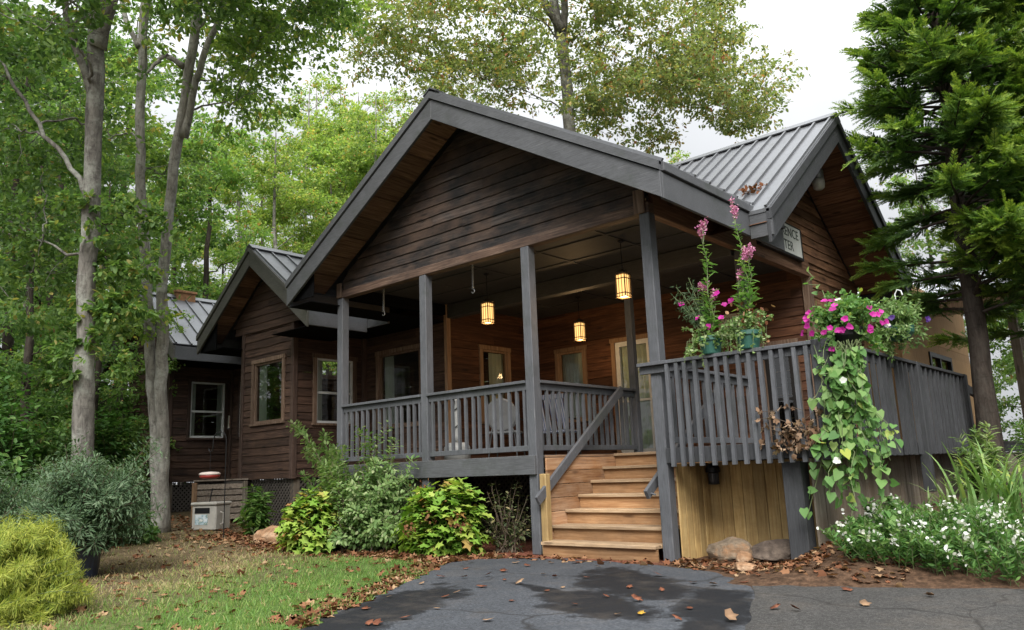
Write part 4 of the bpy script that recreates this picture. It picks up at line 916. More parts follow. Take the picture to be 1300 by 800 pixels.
def unit(a): return a/np.maximum(np.linalg.norm(a, axis=1, keepdims=True), 1e-9)
def leaves_np(pos, d, nrm, size, tpl, width=1.0):
    T, Fc = TPL[tpl]; pos = np.asarray(pos, float); n = len(pos); d = unit(np.asarray(d, float))
    y = unit(np.cross(np.asarray(nrm, float), d)); z = np.cross(d, y)
    size = np.broadcast_to(np.asarray(size, float), (n,))
    V = pos[:, None, :] + size[:, None, None]*(T[None, :, 0:1]*d[:, None, :] + T[None, :, 1:2]*width*y[:, None, :] + T[None, :, 2:3]*z[:, None, :])
    F = (Fc[None]+np.arange(n)[:, None, None]*len(T)).reshape(-1, 4)
    return V.reshape(-1, 3), F, len(Fc)
class Leaves:
    def __init__(self): self.V = []; self.F = []; self.r = []; self.n = 0
    def add(self, pos, d, nrm, size, tpl, rnd, width=1.0):
        if len(pos) == 0: return
        V, F, k = leaves_np(pos, d, nrm, size, tpl, width); self.V.append(V); self.F.append(F+self.n); self.n += len(V); self.r.append(np.repeat(np.asarray(rnd, float), k))
    def build(self, name, m, parent=None, origin=None):
        return mesh_np(name, np.concatenate(self.V), np.concatenate(self.F), np.concatenate(self.r), m, parent, origin)
def rdir(n, r=rs, up=0.0, flat=1.0):
    a = r.normal(0, 1, (n, 3)); a[:, 2] = a[:, 2]*flat+up; return unit(a)
def bez(a, b, n=6, sag=0.0, wob=0.0, r=rs):
    a = np.array(a, float); b = np.array(b, float); t = np.linspace(0, 1, n)[:, None]; p = a+(b-a)*t
    p[:, 2] += sag*np.linalg.norm(b-a)*4*(t*(1-t))[:, 0]
    w = r.normal(0, wob, (n, 3)); w[0] = 0; w[-1] = 0; return p+w

# --- materials
lf_wood = leaf('woodland_leaves', [(0, (0.084, 0.144, 0.048)), (0.45, (0.150, 0.234, 0.070)), (0.8, (0.240, 0.306, 0.102)), (0.95, (0.348, 0.288, 0.114)), (1, (0.288, 0.156, 0.072))], 0.5, tint=True)
lf_near = leaf('hardwood_leaves', [(0, (0.057, 0.109, 0.037)), (0.5, (0.115, 0.190, 0.055)), (0.85, (0.201, 0.270, 0.081)), (1, (0.299, 0.253, 0.086))], 0.5, tint=True)
lf_aut = leaf('yellowing_leaves', [(0, (0.132, 0.192, 0.072)), (0.45, (0.216, 0.270, 0.096)), (0.75, (0.348, 0.342, 0.120)), (0.93, (0.456, 0.300, 0.108)), (1, (0.312, 0.132, 0.066))], 0.5)
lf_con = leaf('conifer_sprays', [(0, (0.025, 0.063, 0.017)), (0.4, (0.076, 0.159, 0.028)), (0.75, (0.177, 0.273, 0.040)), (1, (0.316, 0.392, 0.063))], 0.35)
bk1 = bark('grey_bark', (0.06, 0.055, 0.05), (0.24, 0.225, 0.20), (0.40, 0.42, 0.37), 0.6)
bk2 = bark('pale_bark', (0.10, 0.093, 0.08), (0.34, 0.325, 0.29), (0.46, 0.48, 0.43), 0.6)
bk3 = bark('dark_bark', (0.02, 0.016, 0.013), (0.075, 0.06, 0.05), (0.10, 0.10, 0.085), 0.25)

def crown(L, clusters, per, size, tpl='quad', r=rs, droop=-0.25, bias=None):
    """clusters: (centre, (rx,ry,rz)); leaves in loose flattened sprays inside each ellipsoid"""
    for c, rad in clusters:
        n = int(per*r.uniform(0.7, 1.3)); ns = max(3, n//14)
        sc = np.array(c)+unit(r.normal(0, 1, (ns, 3)))*np.array(rad)*(r.rand(ns, 1)**0.5)
        k = r.randint(0, ns, n); out = unit(sc-np.array(c)+1e-3)
        p = sc[k]+r.normal(0, 1, (n, 3))*np.array([0.125, 0.125, 0.055])*max(rad)*0.9
        d = out[k]*0.7+r.normal(0, .7, (n, 3)); d[:, 2] += droop
        nr = r.normal(0, .55, (n, 3)); nr[:, 2] += 1
        rv = np.clip(r.normal(0.42 if bias is None else bias, 0.24, n)+r.normal(0, .12, ns)[k], 0, 1)
        L.add(p, d, nr, size*r.uniform(0.65, 1.3, n), tpl, rv)
def tree_mesh(trunks, clusters, mb, r=rs, limb=0.05, from_t=0.35):
    """limbs from the nearest suitable trunk height out to every cluster"""
    N = np.concatenate([t_[0][int(len(t_[0])*from_t):] for t_ in trunks]); Rn = np.concatenate([t_[1][int(len(t_[0])*from_t):] for t_ in trunks]); isT = np.ones(len(N), bool); T0 = N.copy()
    clusters = sorted(clusters, key=lambda q: np.min(np.linalg.norm(T0-np.array(q[0]), axis=1)))
    for c, rad in clusters:
        c = np.array(c); d = np.linalg.norm(N-c, axis=1)
        cost = d*np.where(isT, 1.25, 1.0)+np.clip(N[:, 2]-c[2]+.25*d, 0, None)*1.6+r.uniform(0, .5, len(N))+(d < .25)*9
        i = int(np.argmin(cost)); a = N[i]; Lh = d[i]; r0 = min(Rn[i]*(.6 if isT[i] else .8), limb*(0.5+Lh*0.3))
        N = np.vstack([N, c]); isT = np.append(isT, False); Rn = np.append(Rn, max(.008, r0*.55))
        if Lh < 0.3: continue
        n = 9; p = bez(a, c, n, sag=r.uniform(-.02, .12), wob=Lh*0.03, r=r)
        mb.tube(p, list(np.linspace(r0, max(.006, r0*.5), n)), 6, cap=False)
        for _ in range(3):
            e = c+r.normal(0, .7, 3)*np.array(rad); k = r.randint(3, n); q = bez(p[k], e, 4, .05, .04, r); mb.tube(q, [r0*0.35, r0*.25, r0*.15, 0.004], 4, cap=False)
def trunk(pts, rads, n=12, wob=0.03, r=rs):
    pts = np.array(pts, float); k = len(pts); m = (k-1)*5+1; t = np.linspace(0, k-1, m); out = np.stack([np.interp(t, range(k), pts[:, i]) for i in range(3)], 1)
    for _ in range(3): out[1:-1] = (out[:-2]+2*out[1:-1]+out[2:])/4
    out[1:-1, :2] += r.normal(0, wob, (m-2, 2)); rr = np.interp(t, range(k), rads); rr[0] *= 1.3; rr[1] *= 1.1; rr = rr*(1+r.normal(0, .03, m))
    return out, rr

# --- the wood behind and left of the cabin: three shared tree shapes, each copy a tree of its own
def wood_tree(kind, seed):
    r = np.random.RandomState(seed); Hh = [15.5, 17.5, 13.0][kind]
    t = thing('woodland_tree', 'x', 'tree', (0, 0, 0))
    tp, tr = trunk([(0, 0, -.1), (.1, .05, Hh*.3), (-.1, .1, Hh*.65), (.05, 0, Hh)], [.17, .14, .09, .02], r=r)
    cl = []
    for i in range([50, 46, 52][kind]):
        h = r.uniform([.16, .3, .08][kind], 1.0)*Hh; u = h/Hh
        rad = [3.0, 2.6, 3.1][kind]*math.sqrt(max(0.06, 1-((u-.5)/.56)**2)); a = r.uniform(0, 6.28); q = rad*math.sqrt(r.uniform(.08, 1))
        cl.append(((q*math.cos(a), q*math.sin(a), h), (r.uniform(.6, 1.05), r.uniform(.6, 1.05), r.uniform(.25, .5))))
    mb = MB(); mb.tube(tp, list(tr), 9); tree_mesh([(tp, tr)], cl, mb, r, .03, .12); mb.build('trunk', bk3 if kind != 1 else bk1, t, smooth=True)
    L = Leaves(); crown(L, cl, 420, 0.135, 'quad', r); L.build('crown', lf_wood, t)
    return t
def cp(src, loc, rz, sc, col, lab, grp):
    d = src.copy(); COL.objects.link(d); d.location = loc; d.rotation_euler = (0, 0, rz); d.scale = (sc, sc, sc*rs.uniform(.92, 1.1)); d['label'] = lab; d['group'] = grp
    for c in list(src.children):
        e = c.copy(); COL.objects.link(e); e.parent = d; e.color = (*col, 1)
    return d
protos = [wood_tree(k, 40+k) for k in range(3)]
def at_px(px, D):                                        # a spot on the ground at that bearing and depth from the camera
    dv = fw + r2*((px-650)/1002.87); dv = Vector((dv.x, dv.y, 0)); dv.normalize()
    ang = math.atan((px-650)/1002.87); return CAM.x+dv.x*D/math.cos(ang), CAM.y+dv.y*D/math.cos(ang)
LAB = ['dense dark green woodland tree on the left behind the trunks', 'slender woodland tree with pale yellow green leaves behind the cabin roofs', 'low bushy woodland tree at the edge of the wood']
GRP = 'trees of the wood behind the cabin'
spots = [  # px, depth, kind, scale, tint
 (-60, 17, 0, 1.0, (0.75, 0.85, 0.80)), (10, 20, 2, 1.0, (0.70, 0.85, 0.80)), (60, 24, 0, 1.1, (0.70, 0.85, 0.80)), (150, 27, 0, 1.1, (0.80, 0.95, 0.80)), (-20, 30, 1, 1.2, (0.80, 0.90, 0.80)), (100, 34, 0, 1.2, (0.85, 1.00, 0.80)),
 (165, 22, 2, .85, (0.85, 1.00, 0.85)), (40, 15.5, 2, .62, (0.80, 0.95, 0.90)), (130, 17.5, 2, .55, (1.00, 1.10, 0.90)), (-120, 24, 0, 1.2, (0.70, 0.80, 0.70)), (-160, 34, 1, 1.3, (0.80, 0.90, 0.80)),
 (215, 30, 0, .95, (1.10, 1.15, 0.90)), (262, 26, 2, .95, (1.10, 1.25, 0.95)), (300, 34, 1, 1.02, (1.45, 1.39, 1.00)), (345, 30, 1, .9, (1.54, 1.43, 1.10)), (388, 37, 1, 1.06, (1.59, 1.48, 1.10)), (420, 31, 2, .95, (1.45, 1.41, 1.10)), (455, 36, 1, 1.05, (1.59, 1.50, 1.20)), (478, 33, 1, .95, (1.63, 1.52, 1.27)), (432, 40, 1, 1.15, (1.59, 1.50, 1.20)),
 (440, 36, 2, 1.35, (1.4, 1.4, 1.1)), (500, 38, 2, 1.3, (1.5, 1.45, 1.15)), (400, 44, 1, 1.3, (1.4, 1.4, 1.1)), (490, 42, 1, 1.25, (1.59, 1.50, 1.20)), (535, 44, 0, .8, (1.32, 1.32, 1.10)), (240, 42, 1, 1.1, (1.27, 1.29, 0.90)), (330, 46, 0, 1.25, (1.41, 1.39, 1.00)), (180, 44, 0, 1.3, (1.10, 1.20, 0.90)), (70, 46, 1, 1.5, (1.00, 1.10, 0.90)), (0, 48, 0, 1.4, (0.90, 1.00, 0.80)), (-80, 50, 0, 1.4, (0.90, 1.00, 0.80)),
 (400, 52, 0, 1.0, (1.32, 1.34, 1.00)), (470, 55, 2, 1.1, (1.36, 1.36, 1.00)), (885, 42, 1, .92, (1.59, 1.50, 1.10)), (280, 58, 0, 1.3, (1.27, 1.27, 1.00)), (620, 50, 0, .8, (1.27, 1.27, 1.00)), (740, 52, 2, .9, (1.27, 1.27, 1.00)), (1130, 36, 2, .8, (1.27, 1.29, 1.00)), (1190, 30, 0, .75, (1.00, 1.10, 0.90)), (1290, 26, 2, .9, (0.90, 1.00, 0.80)), (1360, 22, 0, 1, (0.80, 0.90, 0.80)),
]
used = set()
for i, (px_, D, k, sc, tint) in enumerate(spots):
    x, y = at_px(px_, D); loc = (x, y, G(x, y)); lab = LAB[k] if not (k == 0 and px_ > 200) else 'broad green woodland tree rising behind the cabin roofs'
    if k == 2 and px_ > 600: lab = 'low bushy woodland tree beyond the right end of the cabin'
    if k == 1 and px_ < 200: lab = 'tall thin woodland tree deep in the wood on the left'
    if k == 0 and px_ > 1100: lab = 'broad green woodland tree beyond the plywood building'
    if k not in used:
        used.add(k); p = protos[k]; p.location = loc; p.rotation_euler = (0, 0, rs.uniform(0, 6)); p.scale = (sc,)*3; p['label'] = lab; p['group'] = GRP
        for c in p.children: c.color = (*tint, 1)
    else: cp(protos[k], loc, rs.uniform(0, 6.28), sc, tint, lab, GRP)

# --- the two big trees left of the cabin
def W_(px, py, D):
    v = fw + r2*((px-650)/1002.87) - u2*((py-400)/1002.87); return tuple(CAM+v*D)
t1 = thing('hardwood_tree', 'large single grey trunk forking near the top, standing in the shrubs at far left', 'tree', (-7.25, -3.45, 0.1))
r = np.random.RandomState(5)
B = (-7.25, -3.45, 0.0)
tA = trunk([B, W_(106, 560, 11), W_(108, 400, 11), W_(118, 230, 11.1), W_(120, 90, 11.2), W_(128, -60, 11.4), W_(150, -330, 11.6)], [.16, .145, .125, .115, .115, .105, .08], wob=.012, r=r)
tB = trunk([W_(124, 60, 11.2), W_(143, 0, 11.1), W_(165, -120, 11.0), W_(200, -300, 11)], [.09, .08, .07, .05], wob=.01, r=r)
tC = trunk([W_(112, 250, 11.1), W_(70, 190, 11.2), W_(20, 110, 11.3), W_(-30, 40, 11.4)], [.04, .032, .024, .012], wob=.025, r=r); tD = trunk([W_(118, 120, 11.2), W_(90, 40, 11.0), W_(70, -60, 10.8)], [.06, .05, .04], wob=.01, r=r)
cl = []
def cloud(boxes, seed, rad=(.55, .9), flat=.5):
    rr_ = np.random.RandomState(seed); out = []
    for (x0, x1, y0, y1, d0, d1, n) in boxes:
        for _ in range(n):
            c = W_(rr_.uniform(x0, x1), rr_.uniform(y0, y1), rr_.uniform(d0, d1)); a = rr_.uniform(*rad); out.append((c, (a, a, a*flat)))
    return out
cl = cloud([(-120, 110, -260, 60, 9.5, 13, 46), (60, 330, -330, 20, 9.5, 13.5, 46), (-60, 120, 60, 250, 11.5, 14, 26), (-40, 90, 250, 420, 11.6, 13.4, 14), (230, 420, -180, 30, 10.5, 13, 26), (330, 480, -160, 0, 11, 13, 14)], 6)
mb = MB()
for tp, tr in (tA, tB, tC, tD): mb.tube(tp, list(tr), 14)
tree_mesh([tA, tB, tC], cl, mb, r, .03, .35); mb.build('trunk', bk1, t1, smooth=True)
L = Leaves(); crown(L, cl, 215, 0.095, 'oval', r, bias=.38); o = L.build('crown', lf_near, t1); o.color = (1.05, 1.1, 1, 1)
iv = cloud([(88, 150, 380, 480, 10.75, 11.1, 9), (100, 185, 330, 400, 10.8, 11.4, 9), (80, 135, 230, 300, 10.85, 11.1, 4), (110, 190, 250, 330, 10.9, 11.4, 6)], 16, (.2, .42), .6); L = Leaves(); crown(L, iv, 120, 0.10, 'oval', r, bias=.5); o = L.build('epicormic_sprays', lf_near, t1); o.color = (1, 1.1, 1, 1)

t2 = thing('hardwood_tree', 'pale grey trunk splitting into two tall stems before the left wing', 'tree', (*W_(203, 664, 14.2)[:2], 0.25))
Bq = W_(204, 668, 14.2)
s1 = trunk([(Bq[0]-.0, Bq[1], 0.1), W_(199, 560, 14.2), W_(192, 470, 14.2), W_(188, 385, 14.2), W_(178, 240, 14.3), W_(178, 130, 14.4), W_(184, 0, 14.5), W_(190, -200, 14.6)], [.14, .115, .095, .09, .085, .08, .08, .06], wob=.012, r=r)
s2 = trunk([(Bq[0]+.05, Bq[1], 0.1), W_(206, 560, 14.15), W_(205, 470, 14.1), W_(206, 370, 14.1), W_(217, 240, 14), W_(235, 120, 14), W_(250, 30, 14), W_(262, -120, 14)], [.13, .115, .105, .095, .09, .085, .08, .06], wob=.012, r=r)
s3 = trunk([W_(233, 175, 14), W_(248, 110, 13.9), W_(262, 60, 13.9), W_(280, 20, 13.9), W_(310, -60, 14)], [.07, .06, .055, .05, .03], wob=.012, r=r)
s4 = trunk([W_(234, 85, 14), W_(210, 68, 13.9), W_(195, 85, 13.8), W_(180, 100, 13.6)], [.05, .045, .03, .015], wob=.02, r=r); s5 = trunk([W_(177, 60, 14.4), W_(160, 30, 14.4), W_(150, -30, 14.4)], [.05, .045, .04], wob=.01, r=r)
cl2 = cloud([(150, 300, -260, 60, 12.5, 16.5, 34), (290, 420, -160, 90, 12.5, 16, 34), (240, 350, 60, 150, 14, 17, 14), (380, 470, -160, 40, 13, 16, 14), (160, 230, 330, 420, 13.6, 14.2, 5), (120, 190, 60, 180, 14.5, 17, 12), (180, 260, 150, 230, 15, 17, 7)], 26, (.6, 1.0))
mb = MB()
for tp, tr in (s1, s2, s3, s4, s5): mb.tube(tp, list(tr), 14)
tree_mesh([s1, s2], cl2, mb, r, .03, .4); mb.build('trunk', bk2, t2, smooth=True)
L = Leaves(); crown(L, cl2, 185, 0.105, 'oval', r, bias=.45); o = L.build('crown', lf_near, t2); o.color = (1.5, 1.45, 1.15, 1)

# --- big yellowing tree behind the cabin
t3 = thing('yellowing_tree', 'tall spreading tree with yellowing autumn leaves behind the porch roof', 'tree', (-9.2, 11.2, 0)); r = np.random.RandomState(9)
a1 = trunk([(-9.2, 11.2, 0), W_(722, 180, 25.5), W_(718, 90, 25.5), W_(700, -10, 25.5), W_(690, -200, 25.5)], [.30, .20, .18, .14, .06], wob=.03, r=r)
a2 = trunk([W_(716, 75, 25.5), W_(716, 0, 25.3), W_(725, -120, 25.2)], [.13, .11, .06], wob=.02, r=r)
a3 = trunk([W_(714, 40, 25.4), W_(690, 5, 25), W_(672, -40, 25)], [.13, .11, .07], wob=.02, r=r)
cl3 = cloud([(520, 680, -80, 120, 22.5, 28.5, 44), (680, 800, -80, 150, 22.5, 28.5, 44), (800, 935, -80, 110, 22.5, 28.5, 44), (850, 975, 40, 150, 23, 27, 22), (540, 640, 60, 150, 23, 27, 16), (440, 560, -60, 90, 23, 27, 24), (745, 850, 100, 180, 23, 27, 16), (900, 960, 130, 165, 24, 26, 4)], 33, (.7, 1.3), .6)
mb = MB()
for tp, tr in (a1, a2, a3): mb.tube(tp, list(tr), 12)
tree_mesh([a1], cl3, mb, r, .032, .35); mb.build('trunk', bk1, t3, smooth=True)
L = Leaves(); crown(L, cl3, 300, 0.13, 'oval', r, bias=.45); L.build('crown', lf_aut, t3)

# --- conifers at the right: whorled limbs carrying flat feathered sprays
def conifer(x, y, Hh, Rb, lab, seed, zlow, nbr, lean=(0, 0), skip=None, tr0=.2):
    r = np.random.RandomState(seed); g = G(x, y); t = thing('conifer_tree', lab, 'tree', (x, y, g), 'conifers at the right')
    tp, tr = trunk([(x, y, g-.1), (x+lean[0]*.3, y+lean[1]*.3, g+Hh*.3), (x+lean[0]*.6, y+lean[1]*.6, g+Hh*.6), (x+lean[0], y+lean[1], g+Hh)], [tr0, tr0*.8, tr0*.55, .02], wob=.015, r=r)
    mb = MB(); mb.tube(tp, list(tr), 12); L = Leaves(); P = [[], [], [], [], []]
    for i in range(nbr):
        u = (i+r.rand())/nbr; h = zlow+(Hh-zlow)*u**0.9; a = i*2.399+r.normal(0, .3)
        Lb = Rb*(1-0.85*((h-zlow)/(Hh-zlow))**1.5)*r.uniform(.6, 1.12)
        if skip and skip(h, a): continue
        o = np.array([np.interp(g+h, tp[:, 2], tp[:, k]) for k in range(2)]+[g+h]); dr = np.array([math.cos(a), math.sin(a), 0.0]); sd_ = np.array([-dr[1], dr[0], 0])
        n = 9; tt = np.linspace(0, 1, n); rise = r.uniform(.0, .6)
        p = o+np.outer(tt*Lb, dr); p[:, 2] += Lb*(rise*tt-.22*tt**2)+Lb*0.12*tt**4; p += np.outer(np.sin(tt*3+r.uniform(0, 6))*.06*Lb*tt, sd_)
        mb.tube(p, list(np.linspace(.028, .005, n)), 5, cap=False)
        ntw = int(19*Lb)+7
        for k in range(ntw):
            v = r.uniform(.22, 1.0)**.75; q = np.array([np.interp(v, tt, p[:, j]) for j in range(3)]); s = 1 if k % 2 else -1
            tl = r.uniform(.22, .5)*(1.15-.55*v)*min(1, Lb/1.4)+.1; td = unit((dr*r.uniform(.4, 1.0)+sd_*s*r.uniform(.4, 1.0)*(1 if v < .93 else .3)+np.array([0, 0, r.uniform(-.3, .75)]))[None])[0]
            nn = np.array([0, 0, 1.0])+r.normal(0, .75, 3); yy = np.cross(nn, td); yy /= np.linalg.norm(yy)
            m_ = int(tl/.019)+4; w = np.linspace(.05, 1, m_)
            for sg in (-1, 1):
                pp = q+np.outer(w*tl, td); pp[:, 2] += -.12*tl*w**2; dd = td*.85+yy*sg*.75+r.normal(0, .16, (m_, 3))
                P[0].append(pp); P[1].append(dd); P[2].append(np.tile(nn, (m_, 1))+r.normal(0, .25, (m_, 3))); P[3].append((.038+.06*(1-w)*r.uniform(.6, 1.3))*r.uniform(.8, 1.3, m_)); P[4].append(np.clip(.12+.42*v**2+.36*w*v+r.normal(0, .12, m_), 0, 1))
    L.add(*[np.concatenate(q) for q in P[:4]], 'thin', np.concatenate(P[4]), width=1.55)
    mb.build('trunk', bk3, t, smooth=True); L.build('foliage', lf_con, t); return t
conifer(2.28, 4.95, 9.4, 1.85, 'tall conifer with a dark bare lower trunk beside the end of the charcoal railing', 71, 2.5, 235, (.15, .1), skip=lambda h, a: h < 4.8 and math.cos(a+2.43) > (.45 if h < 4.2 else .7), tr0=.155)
conifer(3.75, 6.2, 9.5, 2.3, 'bushier conifer close behind the tallest one at the right edge', 72, 2.2, 170, (.1, 0), tr0=.17)
conifer(4.3, 4.4, 4.6, 1.15, 'small bright conifer with low drooping boughs at the right edge', 73, 1.6, 46, (0, 0), tr0=.07)
conifer(5.6, 9.5, 10, 2.6, 'dark conifer farthest back at the right', 74, 1.5, 100, (0, 0), tr0=.2)
# --- a few trees across the drive behind the viewer, which the window panes mirror
for (x, y, k, sc) in ((16, -20, 0, 1.0), (4, -30, 1, .9), (-8, -27, 0, .95), (-20, -20, 2, 1.0), (24, -8, 2, 1.1), (26, 6, 0, .9)):
    cp(protos[k], (x, y, 0), rs.uniform(0, 6), sc, (1, 1.1, .9), 'woodland tree across the drive, seen only mirrored in the window panes', 'trees across the drive')
# ------------------------------------------------------------------ shrubs and flowers
stem_m = plain('green_stems', (0.10, 0.13, 0.05), 0.7, vary=.3); twig_m = bark('twigs', (0.05, 0.035, 0.025), (0.14, 0.11, 0.08), amt=.1)
lf_blue = leaf('blue_green_leaves', [(0, (0.035, 0.07, 0.033)), (.5, (0.068, 0.125, 0.058)), (1, (0.15, 0.21, 0.12))], .35)
lf_cyp = leaf('golden_threads', [(0, (0.025, 0.055, 0.010)), (.35, (0.09, 0.15, 0.022)), (.7, (0.24, 0.30, 0.042)), (1, (0.37, 0.39, 0.07))], .35)
lf_pale = leaf('pale_shrub_leaves', [(0, (0.069, 0.144, 0.044)), (.5, (0.144, 0.244, 0.075)), (.85, (0.250, 0.338, 0.138)), (1, (0.375, 0.425, 0.237))], .4)
lf_hyd = leaf('hydrangea_leaves', [(0, (0.116, 0.246, 0.036)), (.5, (0.232, 0.406, 0.065)), (.85, (0.406, 0.500, 0.102)), (1, (0.435, 0.232, 0.087))], .4)
lf_grn = leaf('green_leaves', [(0, (0.037, 0.099, 0.025)), (.5, (0.081, 0.186, 0.043)), (1, (0.174, 0.273, 0.074))], .35)
lf_dark = leaf('sparse_dark_leaves', [(0, (0.039, 0.065, 0.026)), (.6, (0.091, 0.111, 0.046)), (1, (0.221, 0.182, 0.091))], .3)
lf_vine = leaf('vine_leaves', [(0, (0.058, 0.150, 0.035)), (.5, (0.115, 0.241, 0.063)), (.85, (0.207, 0.321, 0.103)), (1, (0.344, 0.390, 0.069))], .38)
lf_dead = leaf('dead_leaves', [(0, (0.085, 0.038, 0.019)), (.4, (0.187, 0.076, 0.038)), (.75, (0.272, 0.145, 0.076)), (1, (0.357, 0.246, 0.145))], .2, rough=.8, spec=.15)
pet_mag = leaf('magenta_petals', [(0, (0.30, 0.012, 0.17)), (1, (0.55, 0.03, 0.34))], .3)
pet_wht = leaf('white_petals', [(0, (0.5, 0.52, 0.48)), (1, (0.75, 0.75, 0.72))], .3)
pet_pnk = leaf('pink_plumes', [(0, (0.36, 0.08, 0.22)), (.6, (0.55, 0.22, 0.40)), (1, (0.70, 0.45, 0.55))], .3)
pet_pur = leaf('purple_petals', [(0, (0.05, 0.015, 0.14)), (1, (0.09, 0.03, 0.22))], .3)

def shrub(name, lab, cat, base, radii, nst, per, size, tpl, m, seed, up=.6, sp=1.0, width=1.0, droop=-.1, stems=True, low=.1, wander=.08, spikes=(), grp=None, pair=False, bias=.5, sm=None, leafstart=.15, scatter=.35, grad=.25):
    """stems rise from the base to points of a dome; leaves sit along every stem and its side shoots"""
    r = np.random.RandomState(seed); base = np.array(base, float); t = thing(name, lab, cat, tuple(base), grp); L = Leaves(); mb = MB()
    ends = []
    for i in range(nst):
        a = r.uniform(0, 6.283); v = r.uniform(low, 1); q = math.sqrt(max(0, 1-v*v*.8))*r.uniform(.25, 1)**.5
        ends.append(base+np.array([radii[0]*q*math.cos(a), radii[1]*q*math.sin(a), radii[2]*v*r.uniform(.85, 1.08)]))
    ends += [np.array(s) for s in spikes]
    for j, e in enumerate(ends):
        o = base+np.array([r.normal(0, radii[0]*.16), r.normal(0, radii[1]*.16), 0]); ln = np.linalg.norm(e-o); n = 8
        ctrl = o+(e-o)*.45+np.array([0, 0, ln*.18*up]); tt = np.linspace(0, 1, n)[:, None]
        p = (1-tt)**2*o+2*tt*(1-tt)*ctrl+tt**2*e; p[1:-1] += r.normal(0, wander*.3*ln, (n-2, 3))*.4
        if stems: mb.tube(p, list(np.linspace(.009*sp, .003*sp, n)), 5, cap=False)
        k = max(4, int(per*ln*r.uniform(.7, 1.3))); v = r.uniform(leafstart, 1, k)
        if pair: v = np.repeat(np.linspace(leafstart, 1, k//2), 2); k = len(v)
        q = np.stack([np.interp(v, tt[:, 0], p[:, c]) for c in range(3)], 1); ax = unit((e-ctrl)[None])[0]
        d = rdir(k, r)
        if pair: d[1::2] = -d[0::2]
        d = d-np.outer(d@ax, ax); d = unit(d)+ax*r.uniform(.1, .6, (k, 1)); d[:, 2] += droop
        if not pair: q = q+unit(d)*(r.rand(k, 1)**1.5)*scatter*min(radii)*.5
        nr = np.tile(ax*.6+np.array([0, 0, 1.0]), (k, 1))+r.normal(0, .35, (k, 3))
        L.add(q, d, nr, size*r.uniform(.6, 1.25, k), tpl, np.clip(r.normal(bias, .2, k)+(v-.5)*grad+r.normal(0, .08), 0, 1), width)
    if stems: mb.build('stems', sm or twig_m, t)
    L.build('foliage', m, t); return t
def blossoms(L, pts, size, r, facing=None, petals=5, cup=.25, rnd=None):
    pts = np.asarray(pts, float); n = len(pts); f = unit(facing if facing is not None else rdir(n, r, .4))
    a = np.cross(f, rdir(n, r)); a = unit(a); b_ = np.cross(f, a); rv = r.rand(n) if rnd is None else rnd
    for k in range(petals):
        an = 2*math.pi*k/petals; d = a*math.cos(an)+b_*math.sin(an)+f*cup+r.normal(0, .16, (n, 3))
        L.add(pts, d, f, size*r.uniform(.8, 1.15, n), 'oval', rv, 1.9)

# foreground left
gx, gy = at_px(30, 6.9); shrub('golden_cypress', 'golden yellow thread leaf cypress mound at the bottom left corner', 'shrub', (gx, gy, 0), (.80, .70, .80), 460, 520, .042, 'needle', lf_cyp, 51, up=.9, droop=-.25, width=1.9, grad=1.0, low=.03, wander=.12, bias=.40, sm=stem_m, leafstart=.55, scatter=.22)
pbx, pby = -5.62, -4.02
t = shrub('butterfly_bush', 'wide blue green bush with fine narrow leaves growing from a dark blue pot', 'bush', (pbx, pby, .35), (1.05, .9, 1.1), 150, 230, .062, 'thin', lf_blue, 52, up=.9, droop=-.05, width=1.6, low=.05, bias=.5, leafstart=.15, scatter=.35, spikes=[(pbx+.75, pby+.5, 1.45), (pbx+.3, pby+.6, 1.62), (pbx-.5, pby, 1.6), (pbx+.95, pby+.3, 1.1), (pbx, pby-.3, 1.55), (pbx+.6, pby-.5, 1.3)])
p = MB(); p.lathe((pbx+.12, pby-.05, 0), [(.15, 0), (.16, .03), (.20, .40), (.225, .40), (.225, .44), (.195, .44), (.19, .40)], 20); p.build('plant_pot', plain('dark_blue_glaze', (0.012, 0.018, 0.035), .3, vary=.2), t, smooth=False)
for (px_, D, w, h, sd_, lb) in ((-20, 9.6, 1.0, 1.35, 53, 'tall blue green bush at the left edge behind the golden cypress'), (70, 12.3, 1.1, 1.2, 54, 'blue green bush around the foot of the large single trunk'), (150, 12.8, .8, 1.05, 55, 'smaller blue green bush between the two grey trunks')):
    x, y = at_px(px_, D); shrub('butterfly_bush', lb, 'bush', (x, y, G(x, y)), (w, w, h), 100, 230, .062, 'thin', lf_blue, sd_, up=1.0, width=1.7, low=.1, leafstart=.15, scatter=.5)
x, y = at_px(190, 13.2); shrub('leafy_seedling', 'low leafy green plant at the foot of the split trunk', 'plant', (x, y, G(x, y)), (.45, .4, .42), 26, 60, .14, 'oval', lf_grn, 56, low=.25)
# understorey at far left
for i, (px_, D, w, h, tone) in enumerate(((15, 14.2, 1.1, 2.6, 0), (75, 15.5, 1.1, 2.2, 1), (140, 16.5, .9, 2.4, 0), (165, 19.5, 1.3, 3.6, 1), (110, 19, 1.5, 4.2, 0), (20, 18, 1.5, 4.6, 1), (-50, 15, 1.4, 3.6, 0), (185, 24, 1.6, 3.2, 0), (60, 21.5, 1.7, 5.2, 0))):
    x, y = at_px(px_, D); shrub('understorey_shrub', 'leafy green shrub of the undergrowth at the edge of the wood on the left', 'shrub', (x, y, G(x, y)), (w, w, h), 50, 42, .15, 'oval', [lf_grn, lf_hyd][0], 60+i, up=.7, low=.1, grp='undergrowth shrubs at the left', scatter=.7, bias=[.35, .6][tone])
